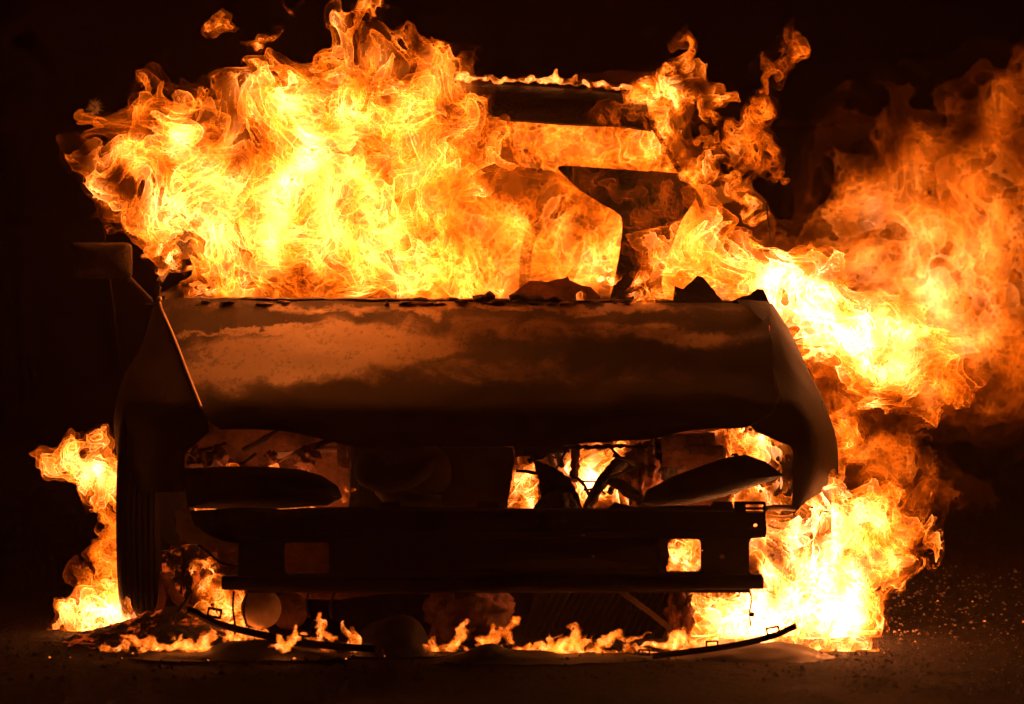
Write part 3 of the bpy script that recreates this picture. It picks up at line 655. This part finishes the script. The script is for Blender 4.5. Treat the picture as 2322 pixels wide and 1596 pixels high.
def flame(label, poly, Y, depth, h, warps, spacing, namp, nL, heat, spots=(), stretch=None, seed=0, rim=.35, group=FGROUP, soft=.09, sm=2, grow=.45, tear=1.0, edgew=1.0, lean=0.0):
    t0 = time.time(); name = 'flame'
    polys = poly if isinstance(poly[0][0], (tuple, list)) else [poly]
    W = [[(PX(x, Y), PZ(y, Y)) for x, y in pl] for pl in polys]
    pad = sum(a for _, a in warps)*1.2+3*h
    xs = [a for l in W for a, _ in l]; zs = [b for l in W for _, b in l]
    x0, x1, z0, z1 = min(xs)-pad, max(xs)+pad, min(zs)-pad, max(zs)+pad
    y0, y1 = Y-depth-pad*.6, Y+depth+pad*.6
    gx, gy, gz = np.arange(x0, x1, h), np.arange(y0, y1, h), np.arange(z0, z1, h)
    X2, Z2 = np.meshgrid(gx, gz, indexing='ij')
    sd = np.max([poly_sd(X2, Z2, l) for l in W], axis=0)
    shp = (len(gx), len(gy), len(gz))
    sel = np.broadcast_to((sd > -pad)[:, None, :], shp)
    G = np.meshgrid(gx.astype(np.float32), gy.astype(np.float32), gz.astype(np.float32), indexing='ij')
    p = np.stack([g[sel] for g in G], 1)
    off = np.float32([seed*3.7, seed*1.3, seed*2.1]); st = np.float32(stretch or (1, 1, 1))
    q = p.copy()
    for L, A in warps: q += np.float32(A)*look(CURL, (q+off)*st, L)
    ix = np.clip((q[:, 0]-x0)/h, 0, len(gx)-1.001); iz = np.clip((q[:, 2]-z0)/h, 0, len(gz)-1.001)
    a = ix.astype(int); b = iz.astype(int); fa = ix-a; fb = iz-b
    s2 = (sd[a, b]*(1-fa)+sd[a+1, b]*fa)*(1-fb)+(sd[a, b+1]*(1-fa)+sd[a+1, b+1]*fa)*fb
    s2 = s2+grow*spacing
    half = depth*np.sqrt(np.clip(s2/depth, 0, 1))
    e = np.minimum(s2, half-np.abs(q[:, 1]-Y-lean*(q[:, 2]-z0)))
    n2 = look(TSF, (q+off*1.7)*st, nL)[:, 0]
    qq = (e+namp*spacing*n2*np.clip(e/spacing+.3, 0, 1))/spacing
    v = np.full(shp, -1, np.float32); v[sel] = np.sin(np.pi*np.maximum(qq, -.5))
    QQ = np.full(shp, -1, np.float32); QQ[sel] = qq
    verts, faces = surface_nets(v)
    ii = np.clip(np.round(verts).astype(int), 0, np.array(shp)-1); qv = QQ[ii[:, 0], ii[:, 1], ii[:, 2]]
    co = np.stack([x0+verts[:, 0]*h, y0+verts[:, 1]*h, z0+verts[:, 2]*h], 1)
    sY = (D+co[:, 1])/F; xd = co[:, 0]/sY+CX; yd = (HC-co[:, 2])/sY+HY
    ht = np.full(len(co), float(heat))*GAIN
    for (sx, sy, sr, val) in spots: ht += GAIN*val*np.exp(-((xd-sx)**2+(yd-sy)**2)/sr**2)
    ht = np.clip(ht, .006, 3)*(rim+(1-rim)*np.clip(qv/edgew, 0, 1))
    n3 = look(TSF, (co.astype(np.float32)+off*2.3+9)*st*np.float32([1, 1, .7]), nL*.8)[:, 0]
    n4 = look(TSF, (co.astype(np.float32)+off*1.1+5)*st, nL*2.6)[:, 0]
    ht *= (1-tear)+tear*np.clip(.62+.55*n3+.30*n4, .03, 2.2)
    # the outermost sheet thins out to nothing in places: torn, feathered edges
    ht *= np.where(qv < .5, np.clip(.55+.8*n4-.4*n3, .04, 1.3), 1)
    E = np.concatenate([faces[:, [0, 1]], faces[:, [1, 2]], faces[:, [2, 3]], faces[:, [3, 0]]])
    deg = np.bincount(E.ravel(), minlength=len(co))
    for it in range(sm):
        c2 = np.empty_like(co)
        for k in range(3): c2[:, k] = np.bincount(E[:, 0], co[E[:, 1], k], len(co))+np.bincount(E[:, 1], co[E[:, 0], k], len(co))
        co = np.where(deg[:, None] > 0, .3*co+.7*c2/np.maximum(deg, 1)[:, None], co)
    co[:, 2] = np.maximum(co[:, 2], .004)
    c0 = np.array([co[:, 0].mean(), co[:, 1].mean(), co[:, 2].min()]); co = co-c0
    me = bpy.data.meshes.new(name)
    me.vertices.add(len(co)); me.vertices.foreach_set('co', co.astype(np.float32).ravel())
    me.loops.add(len(faces)*4); me.loops.foreach_set('vertex_index', faces.astype(np.int32).ravel())
    me.polygons.add(len(faces)); me.polygons.foreach_set('loop_start', np.arange(0, len(faces)*4, 4, dtype=np.int32))
    me.polygons.foreach_set('use_smooth', np.ones(len(faces), bool))
    me.update(calc_edges=True)
    at = me.attributes.new('flame_heat', 'FLOAT', 'POINT'); at.data.foreach_set('value', ht.astype(np.float32))
    at = me.attributes.new('flame_soft', 'FLOAT', 'POINT'); at.data.foreach_set('value', np.full(len(co), soft, np.float32))
    me.materials.append(FM)
    o = bpy.data.objects.new(name, me); o.location = c0; col.objects.link(o)
    TRIS[0] += len(faces)*2
    print('FLAME', label[:40], shp, len(faces)*2, round(time.time()-t0, 1))
    return tag(o, label, 'flame', group)
BIG = [(.40, .026), (.16, .017), (.08, .009), (.038, .0035)]
MED = [(.22, .016), (.10, .011), (.05, .005), (.03, .002)]
SML = [(.10, .008), (.04, .0035)]
TIN = [(.05, .0030), (.02, .0014)]
# 1 the great ball of fire filling the cabin
flame('great ball of yellow fire rolling out of the windscreen over the bonnet',
      [(425, 690), (440, 640), (500, 625), (455, 565), (400, 545), (372, 560), (330, 490), (290, 470), (250, 465), (228, 420), (205, 375), (195, 335), (225, 330), (225, 290), (250, 300), (290, 240), (320, 190), (375, 185), (410, 165), (440, 205), (455, 230), (500, 225), (515, 215), (540, 270), (545, 300), (565, 245), (600, 215), (605, 180), (640, 165), (665, 180), (690, 170), (695, 120), (720, 80), (755, 35), (790, 65), (820, 55), (825, 110), (860, 125), (905, 140), (925, 105), (965, 125), (1010, 140), (1045, 165), (1080, 200), (1110, 240), (1130, 265), (1115, 310), (1125, 355), (1095, 400), (1085, 445), (1095, 560), (1080, 700), (600, 710)],
      1.40, .25, .0062, BIG, .062, .9, .16, .145, [(690, 300, 130, .05), (500, 420, 170, .05), (300, 380, 90, .05), (1060, 300, 110, -.04), (700, 670, 90, -.05)])
# 2 fire deep in the cabin
flame('soft orange fire filling the cabin behind the dark door pillar',
      [(940, 460), (1000, 420), (1060, 390), (1130, 430), (1220, 430), (1290, 430), (1400, 470), (1560, 440), (1640, 500), (1690, 600), (1700, 720), (940, 720)],
      2.05, .30, .010, [(.3, .04)]+BIG, .065, .8, .2, .13, [(1300, 600, 140, .06), (1100, 560, 120, .06)], seed=2, soft=.25, tear=.6, rim=.1, edgew=1.8)
flame('orange fire in the gap between roof edge and door pillar',
      [(1100, 250), (1200, 235), (1470, 245), (1500, 290), (1570, 395), (1500, 430), (1400, 420), (1290, 415), (1220, 370), (1150, 320)],
      2.0, .20, .008, MED, .055, .7, .14, .10, [(1480, 330, 60, .10), (1330, 310, 80, .03)], seed=3, soft=.15, tear=.7)
flame('dull brown-orange burning smoke hanging at the back of the cabin',
      [(900, 250), (1050, 240), (1480, 245), (1540, 330), (1640, 470), (1720, 600), (1720, 720), (900, 720)],
      2.75, .35, .02, BIG[:2], .16, .6, .3, .075, seed=52, soft=.9, tear=.6)
# 3 jet out of the far side door
flame('white-hot jet of fire blowing sideways over the fender',
      [(1450, 560), (1465, 538), (1520, 535), (1555, 495), (1580, 462), (1612, 515), (1650, 540), (1720, 545), (1800, 580), (1860, 605), (1930, 645), (2000, 690), (2070, 725), (2120, 745), (2150, 790), (2200, 800), (2225, 850), (2195, 870), (2200, 920), (2150, 910), (2100, 965), (2060, 925), (2000, 945), (1940, 885), (1880, 862), (1810, 790), (1770, 730), (1700, 715), (1620, 715), (1560, 670), (1495, 635)],
      1.22, .20, .0065, MED, .05, .8, .12, .20, [(1780, 650, 90, .30), (1900, 730, 110, .40), (2000, 810, 90, .22), (2170, 870, 90, -.13), (1600, 590, 80, .08)], stretch=(.75, 1, 1.1), seed=4, tear=.85, rim=.15, edgew=1.4)
flame('tall hazy orange plume of fire drifting away past the fender',
      [(1700, 640), (1760, 560), (1850, 530), (1870, 470), (1890, 390), (1950, 340), (2010, 300), (2090, 290), (2160, 245), (2200, 190), (2260, 160), (2400, 170), (2420, 700), (2400, 980), (2290, 965), (2220, 900), (2140, 950), (2030, 920), (1900, 880), (1800, 800)],
      2.7, .42, .012, BIG[:3], .07, 1.0, .22, .085, [(2000, 560, 140, .12), (2080, 720, 160, .13), (1860, 640, 110, .13), (2180, 820, 90, .08), (2150, 230, 150, -.045), (2330, 850, 130, -.03)], seed=5, rim=.05, soft=1.1, edgew=2.2)
flame('dark red burning smoke rolling behind the hazy plume',
      [(1820, 560), (1860, 380), (1960, 260), (2100, 200), (2200, 130), (2420, 120), (2420, 1000), (2250, 1010), (2200, 1130), (2050, 1130), (1890, 1120), (1880, 800)],
      3.4, .4, .022, BIG[:3], .13, .8, .3, .018, seed=53, soft=1.2, rim=.03, edgew=2.5)
flame('bright tongue standing up against the edge of the fender',
      [(1885, 930), (1915, 915), (1958, 935), (1950, 1000), (1925, 1050), (1895, 1110), (1875, 1100), (1875, 1000)],
      .95, .05, .004, SML, .022, .7, .05, .11, seed=6)
flame('ragged smoke-orange flame trailing behind the fender flames',
      [(1860, 840), (1960, 890), (2060, 990), (2110, 1000), (2150, 1080), (2190, 1145), (2130, 1160), (2070, 1100), (1990, 1140), (1880, 1140)],
      1.5, .14, .008, MED, .045, .8, .12, .05, [(1900, 1050, 90, .05)], seed=7, rim=.1, soft=.5, edgew=1.6)
# 4 the front corner fire
flame('blinding white-yellow fire pouring from the wheel arch onto the ground',
      [(1540, 1500), (1535, 1420), (1570, 1365), (1630, 1345), (1690, 1310), (1690, 1210), (1740, 1165), (1800, 1150), (1830, 1120), (1890, 1085), (1950, 1090), (2020, 1105), (2075, 1108), (2118, 1145), (2125, 1190), (2095, 1245), (2055, 1300), (2020, 1340), (1985, 1375), (1990, 1400), (1972, 1440), (1980, 1488), (1950, 1472), (1925, 1490), (1890, 1466), (1850, 1480), (1800, 1462), (1740, 1480), (1680, 1466), (1620, 1486)],
      .42, .16, .006, MED, .045, .8, .11, .22, [(1820, 1210, 110, .30), (1700, 1430, 110, .40), (1880, 1440, 80, .3), (2060, 1180, 70, -.10)], seed=8)
flame('yellow fire inside the engine bay above the almond headlight',
      [(1610, 975), (1680, 958), (1720, 985), (1790, 1005), (1800, 1060), (1796, 1160), (1740, 1170), (1640, 1165), (1690, 1110), (1640, 1050)],
      .50, .10, .005, SML, .03, .8, .07, .22, [(1780, 1090, 50, .25)], seed=9)
flame('white-hot fire spreading on the ground before the wheel arch',
      [(1530, 1492), (1545, 1440), (1600, 1420), (1640, 1385), (1690, 1400), (1740, 1360), (1800, 1380), (1850, 1340), (1900, 1370), (1940, 1345), (1975, 1380), (1990, 1410), (1970, 1440), (1985, 1485), (1955, 1470), (1925, 1490), (1890, 1462), (1850, 1482), (1800, 1466), (1740, 1484), (1680, 1468), (1610, 1492)],
      .03, .09, .005, SML, .026, .8, .07, .22, [(1700, 1440, 90, .2), (1900, 1440, 70, .2)], seed=55, tear=.7)
# 5 the other front corner
flame('tongue of flame licking outward from the front tyre side',
      [(70, 1030), (125, 1010), (160, 992), (178, 975), (195, 1008), (215, 1022), (203, 995), (222, 970), (248, 1005), (262, 1030), (310, 1050), (320, 1175), (270, 1165), (240, 1145), (205, 1145), (185, 1110), (145, 1080), (110, 1080), (95, 1060)],
      .80, .07, .0042, SML, .022, .8, .06, .20, [(200, 1050, 50, .15)], seed=10, tear=.6)
flame('ragged orange flames climbing beside the front tyre',
      [(310, 1130), (262, 1160), (235, 1180), (240, 1215), (205, 1245), (195, 1262), (225, 1275), (205, 1310), (165, 1280), (155, 1310), (185, 1345), (200, 1400), (320, 1410), (320, 1150)],
      .85, .07, .0048, SML, .026, .8, .06, .10, [(280, 1330, 60, .08)], seed=11, rim=.3, tear=.7)
flame('white-yellow flames on the ground at the front tyre foot',
      [(125, 1428), (128, 1355), (150, 1370), (185, 1330), (215, 1340), (250, 1322), (310, 1340), (315, 1425), (270, 1432), (200, 1442)],
      .58, .07, .0045, SML, .024, .8, .06, .32, [(250, 1390, 50, .25)], seed=12, tear=.5)
# 6 flames round the roof
flame('thin bright line of flame running along the roof edge',
      [(1020, 178), (1040, 163), (1060, 172), (1090, 177), (1120, 174), (1140, 177), (1160, 180), (1200, 172), (1210, 179), (1240, 178), (1262, 160), (1262, 174), (1280, 183), (1300, 180), (1306, 168), (1312, 180), (1340, 187), (1370, 192), (1432, 198), (1430, 202), (1360, 196), (1280, 187), (1180, 183), (1080, 181), (1030, 182)],
      2.0, .02, .0030, TIN, .008, .5, .03, .34, seed=13, rim=.6, tear=.15, grow=.5)
flame('crown of yellow flame over the roof corner',
      [(1420, 215), (1450, 190), (1470, 165), (1490, 160), (1525, 155), (1545, 115), (1558, 140), (1555, 180), (1580, 195), (1600, 195), (1640, 230), (1660, 245), (1630, 255), (1600, 270), (1550, 262), (1500, 250), (1460, 240)],
      1.85, .09, .0048, MED, .032, .8, .08, .11, [(1510, 200, 50, .14)], seed=14)
flame('faint red wisps high above the roof corner', [(1480, 70), (1500, 62), (1535, 85), (1555, 60), (1562, 110), (1540, 100), (1520, 108), (1500, 85)],
      1.9, .03, .004, SML, .02, .6, .05, .035, seed=15, rim=.3)
flame('dim orange veil of flame across the dark windscreen header', [(1320, 260), (1360, 240), (1400, 225), (1450, 210), (1480, 250), (1470, 290), (1400, 280)],
      1.68, .04, .005, SML, .028, .7, .06, .03, seed=16, rim=.3)
flame('ragged column of thin orange flame beside the roof', [(1745, 120), (1770, 100), (1780, 80), (1812, 110), (1790, 145), (1750, 160), (1755, 215), (1778, 265), (1745, 270), (1750, 330), (1778, 405), (1770, 422), (1730, 370), (1690, 390), (1640, 360), (1600, 330), (1660, 285), (1690, 270), (1680, 215), (1700, 220), (1735, 200), (1735, 160)],
      1.9, .07, .005, MED, .035, .8, .09, .045, [(1660, 320, 60, .04)], seed=17, rim=.3)
flame('short upright ribbon of flame under the roof corner crown', [(1485, 230), (1500, 228), (1506, 290), (1492, 310), (1484, 280)],
      1.75, .03, .0036, SML, .016, .7, .04, .17, seed=18)
flame('curled hook of pale flame below the roof corner crown', [(1508, 300), (1530, 285), (1552, 282), (1545, 305), (1522, 330), (1506, 318)],
      1.75, .03, .0036, SML, .016, .7, .04, .17, seed=118)
flame('feathery pale flame blowing off the windscreen pillar', [(1545, 398), (1580, 370), (1600, 350), (1625, 335), (1642, 335), (1640, 375), (1620, 400), (1590, 408), (1570, 425), (1562, 440), (1555, 425), (1580, 395)],
      1.55, .04, .004, SML, .02, .8, .05, .15, seed=19)
flame('pale curly flame just beside the thin aerial', [(1640, 420), (1670, 415), (1700, 440), (1710, 470), (1690, 490), (1668, 465)],
      1.6, .03, .0036, SML, .014, .8, .035, .15, seed=20)
flame('small ring-shaped curl of flame between pillar and aerial', [(1618, 475), (1640, 468), (1645, 490), (1622, 492)],
      1.6, .03, .0036, SML, .014, .8, .035, .15, seed=120)
flame('tiny curl of flame touching the thin aerial', [(1705, 490), (1728, 480), (1734, 500), (1712, 508)],
      1.6, .03, .0036, SML, .014, .8, .035, .15, seed=220)
flame('burning edge of the pillar lit pale yellow', [(1470, 290), (1485, 285), (1515, 320), (1552, 396), (1520, 398), (1500, 350), (1450, 380), (1420, 385), (1440, 360), (1480, 340)],
      1.72, .03, .0042, SML, .02, .7, .05, .15, seed=21)
flame('faint brown veil of flame drifting across the dark door pillar', [(1290, 395), (1420, 400), (1540, 410), (1560, 450), (1520, 520), (1490, 600), (1430, 590), (1420, 500), (1360, 450)],
      1.5, .05, .006, SML, .035, .8, .08, .014, seed=54, rim=.5)
def ribbon(pts, w0, w1):
    pts = [Vector((x, y, 0)) for x, y in pts]; q = cr(pts, 5); n = len(q); a = []; b = []
    for i, p in enumerate(q):
        t = (q[min(i+1, n-1)]-q[max(i-1, 0)]).normalized(); nn = Vector((-t.y, t.x, 0)); f = i/(n-1)
        w = (w0+(w1-w0)*f)*math.sin(math.pi*(.12+.8*f))**.6*random.uniform(.7, 1.3)
        a.append((p.x+nn.x*w, p.y+nn.y*w)); b.append((p.x-nn.x*w, p.y-nn.y*w))
    return a+b[::-1]
def wisp(label, pts, w0, w1, Y, heat, seed): flame(label, ribbon(pts, w0, w1), Y, .03, .0036, SML, .014, .9, .04, heat, seed=seed, rim=.5, tear=.7)
wisp('thin pale ribbon of flame curling off the pillar towards the aerial', [(1570, 432), (1596, 402), (1640, 404), (1676, 428), (1700, 465), (1690, 498)], 8, 10, 1.55, .12, 60)
wisp('thin red ribbon of flame winding up beside the roof', [(1696, 250), (1730, 208), (1742, 160), (1788, 122), (1806, 88)], 7, 6, 1.9, .045, 61)
wisp('thin orange ribbon of flame sinking between column and aerial', [(1630, 340), (1690, 300), (1745, 330), (1762, 372), (1776, 415)], 9, 6, 1.9, .05, 62)
wisp('thin orange ribbon looping from the roof corner to the pillar', [(1600, 260), (1640, 280), (1618, 320), (1580, 318), (1548, 350), (1560, 392)], 8, 7, 1.8, .07, 63)
wisp('ragged ribbon of fire up the outer side of the front tyre', [(262, 1120), (238, 1165), (258, 1205), (222, 1245), (246, 1290), (215, 1335)], 15, 18, .84, .10, 64)
wisp('burning rim along the far windscreen pillar', [(1462, 268), (1492, 305), (1520, 350), (1548, 392), (1585, 425)], 8, 9, 1.6, .10, 65)
# 7 near pillar
flame('pale knotted flame clinging to the bare windscreen pillar', [(285, 480), (300, 478), (320, 510), (330, 500), (350, 530), (372, 560), (395, 560), (420, 580), (448, 590), (450, 605), (425, 608), (400, 598), (380, 612), (368, 612), (360, 590), (330, 565), (318, 540), (300, 515)],
      1.15, .035, .0038, SML, .018, .9, .045, .17, [(375, 595, 25, .25)], seed=22)
flame('small flame crawling on the bonnet edge below the fireball', [(422, 675), (445, 662), (460, 640), (500, 628), (545, 640), (560, 668), (520, 680), (470, 680)],
      1.10, .035, .0038, SML, .018, .9, .045, .13, [(470, 675, 25, .3)], seed=23)
flame('white star-shaped flame at the foot of the door pillar', [(1335, 628), (1355, 622), (1370, 618), (1378, 600), (1392, 612), (1404, 625), (1385, 645), (1360, 640)],
      1.08, .02, .003, TIN, .012, .6, .03, .40, seed=24)
flame('tiny white drop of flame before the dashboard shell', [(1310, 672), (1318, 662), (1328, 670), (1322, 680)],
      1.08, .02, .003, TIN, .012, .6, .03, .40, seed=124)
flame('small white twin flame among the cowl debris', [(1115, 668), (1128, 652), (1138, 660), (1155, 652), (1160, 662), (1140, 672)],
      1.08, .02, .003, TIN, .012, .6, .03, .40, seed=224)
flame('curled yellow flame at the rear bonnet edge by the bent metal', [(1428, 650), (1440, 632), (1490, 632), (1478, 650), (1460, 660), (1468, 690), (1450, 705), (1434, 690)],
      1.04, .03, .0036, SML, .015, .8, .04, .20, seed=25)
flame('small white lick of flame touching the bent metal sheet', [(1492, 650), (1505, 645), (1522, 675), (1500, 670)],
      1.04, .03, .0036, SML, .015, .8, .04, .20, seed=125)
# 8 loose tongues in the air
flame('loose scrap of flame high over the fireball, leftmost', [(465, 50), (480, 35), (500, 38), (515, 45), (525, 60), (540, 70), (535, 78), (515, 68), (490, 70), (475, 84)], 1.4, .025, .0036, SML, .016, .7, .04, .08, seed=26)
flame('loose scrap of flame in mid-air between two higher scraps', [(565, 98), (590, 80), (615, 72), (630, 60), (628, 100), (600, 100), (580, 125)], 1.4, .025, .0036, SML, .016, .7, .04, .16, seed=27)
flame('loose scrap of flame touching the top of the picture', [(800, 12), (820, 0), (840, -12), (865, -8), (875, 25), (862, 48), (850, 40), (835, 22)], 1.4, .03, .0036, SML, .018, .7, .045, .13, seed=28)
flame('thin faint hook of flame by the top of the picture', [(635, -6), (645, 12), (662, 18), (682, 14), (680, 24), (655, 34), (640, 20)], 1.4, .015, .0034, SML, .012, .6, .04, .10, seed=29)
# 9 engine bay
flame('white-yellow flame seen through the torn grille opening', [(1150, 1160), (1156, 1110), (1166, 1060), (1168, 1040), (1200, 1045), (1225, 1075), (1230, 1160)], .42, .06, .004, SML, .022, .8, .05, .30, seed=30)
flame('flames among the burnt struts in the engine bay', [(1235, 1050), (1260, 1060), (1280, 1040), (1290, 1005), (1350, 1000), (1370, 1030), (1420, 1015), (1440, 1050), (1420, 1100), (1430, 1160), (1400, 1160), (1340, 1140), (1310, 1160), (1290, 1080)],
      .52, .09, .005, SML, .03, .8, .07, .15, [(1345, 1095, 30, .5), (1410, 1130, 25, .3), (1280, 1060, 25, .3)], seed=31)
flame('little flame dangling between headlight and engine', [(780, 1140), (784, 1110), (778, 1095), (786, 1085), (800, 1108), (792, 1120)], .2, .012, .0028, TIN, .009, .6, .025, .22, seed=32)
flame('fire glowing through the square window near the beam end', [(1480, 1310), (1485, 1215), (1600, 1210), (1600, 1310)], .30, .06, .004, SML, .022, .8, .05, .16, [(1545, 1270, 25, .3)], seed=33)
flame('red fire half hidden behind the long dark headlight', [(450, 1200), (460, 1090), (560, 1075), (680, 1078), (740, 1110), (740, 1200)], .36, .06, .007, SML, .04, .6, .1, .42, seed=34)  # added out of sight to light the inner wing
# 10 flames under the car and on the ground
flame('fire burning behind the fallen strip, under the bracket plate', [(448, 1400), (450, 1258), (475, 1262), (500, 1300), (525, 1320), (556, 1340), (575, 1400), (560, 1455), (490, 1455)], .28, .05, .004, SML, .024, .8, .05, .12, [(470, 1290, 40, .10), (500, 1430, 40, .15)], seed=35)
def tongue(label, pts, Y, heat=.24, seed=0, dep=.022, h=.0022):
    yb = max(y for _, y in pts); pts = [(x, yb-(yb-y)*1.45) for x, y in pts]
    flame(label, pts, Y, dep, h, TIN, .0034, .8, .03, heat*.9, seed=seed, rim=.14, soft=.3, sm=1, tear=.5, grow=.5, edgew=1.6)
tongue('low row of yellow flames in front of the ash heap', [(278, 1452), (295, 1450), (320, 1460), (345, 1458), (365, 1464), (385, 1466), (408, 1450), (412, 1462), (440, 1450), (448, 1465), (470, 1448), (478, 1440), (490, 1462), (470, 1478), (420, 1480), (360, 1476), (310, 1470)], -.1, .26, 40)
tongue('forked flames in front of the curved strip', [(610, 1474), (622, 1462), (628, 1450), (640, 1458), (655, 1456), (672, 1445), (674, 1462), (660, 1476), (630, 1478)], -.15, .30, 41)
tongue('flames peeping over the curved strip below the horn', [(500, 1450), (520, 1432), (545, 1424), (560, 1430), (590, 1436), (620, 1448), (600, 1452), (560, 1446), (530, 1452)], .05, .26, 42)
tongue('single pointed flame right of the round horn', [(715, 1430), (722, 1408), (730, 1412), (738, 1436), (756, 1442), (768, 1450), (745, 1452), (722, 1440)], .04, .26, 43)
tongue('tiny blob of flame, leftmost under the middle of the beam', [(927, 1475), (932, 1464), (940, 1470), (940, 1476)], .0, .3, 44, .012)
tongue('short twin-tipped flame under the middle of the beam', [(966, 1476), (968, 1458), (976, 1464), (988, 1452), (990, 1468), (984, 1478)], .0, .24, 45, .015)
tongue('upright yellow flame under the middle of the beam', [(1010, 1474), (1020, 1456), (1030, 1458), (1040, 1440), (1052, 1425), (1062, 1430), (1060, 1450), (1045, 1468), (1030, 1476)], .02, .24, 46)
tongue('slanting branched flame under the radiator end', [(1074, 1468), (1084, 1452), (1110, 1446), (1120, 1430), (1124, 1444), (1150, 1436), (1162, 1416), (1184, 1416), (1180, 1430), (1160, 1440), (1165, 1464), (1150, 1462), (1140, 1452), (1126, 1466), (1095, 1470)], .02, .2, 47)
tongue('leaping part of the low flame row under the radiator', [(1200, 1480), (1215, 1468), (1235, 1466), (1245, 1455), (1255, 1464), (1290, 1455), (1300, 1446), (1282, 1440), (1305, 1436), (1322, 1446), (1320, 1462), (1345, 1466), (1310, 1480), (1280, 1490), (1250, 1484)], -.06, .24, 48)
tongue('flat wavy part of the low flame row under the radiator', [(1330, 1474), (1355, 1462), (1380, 1450), (1400, 1442), (1410, 1452), (1440, 1456), (1470, 1452), (1440, 1462), (1400, 1462), (1360, 1476), (1380, 1484), (1350, 1484)], -.06, .22, 49)
tongue('end of the low flame row joining the brightest ground fire', [(1450, 1466), (1490, 1460), (1510, 1458), (1530, 1444), (1550, 1436), (1556, 1450), (1590, 1458), (1560, 1470), (1520, 1474), (1480, 1472)], -.05, .3, 50)
def row(label, x0, x1, yb0, yb1, tip, Y, heat, seed):
    r = random.Random(seed); top = []; x = x0
    while x < x1:
        f = (x-x0)/(x1-x0); yb = yb0+(yb1-yb0)*f; hh = tip*r.random()**1.6
        top += [(x, yb-3-hh*.25), (x+r.uniform(4, 9), yb-5-hh), (x+r.uniform(10, 15), yb-4-hh*.35)]
        x += r.uniform(14, 30)
    poly = [(x0-6, yb0)]+top+[(x1+10, yb1)]+[(x1+(x0-x1)*k/8, yb1+(yb0-yb1)*k/8+r.uniform(1, 8)) for k in range(1, 8)]
    flame(label, poly, Y, .03, .0026, SML, .005, .9, .035, heat, seed=seed, rim=.15, soft=.25, sm=1, tear=.7, grow=.6, edgew=1.5)
row('ragged strip of fire along the ground before the ash heap', 240, 560, 1466, 1482, 36, -.04, .30, 71)
row('ragged strip of fire under the horn and wires', 500, 800, 1450, 1468, 40, -.02, .30, 72)
row('ragged strip of fire on the ground below the radiator fins', 1180, 1590, 1478, 1488, 48, -.03, .26, 73)
row('thin broken line of fire under the sump', 960, 1190, 1474, 1478, 26, .0, .2, 74)
print('FLAME TRIS', TRIS[0])
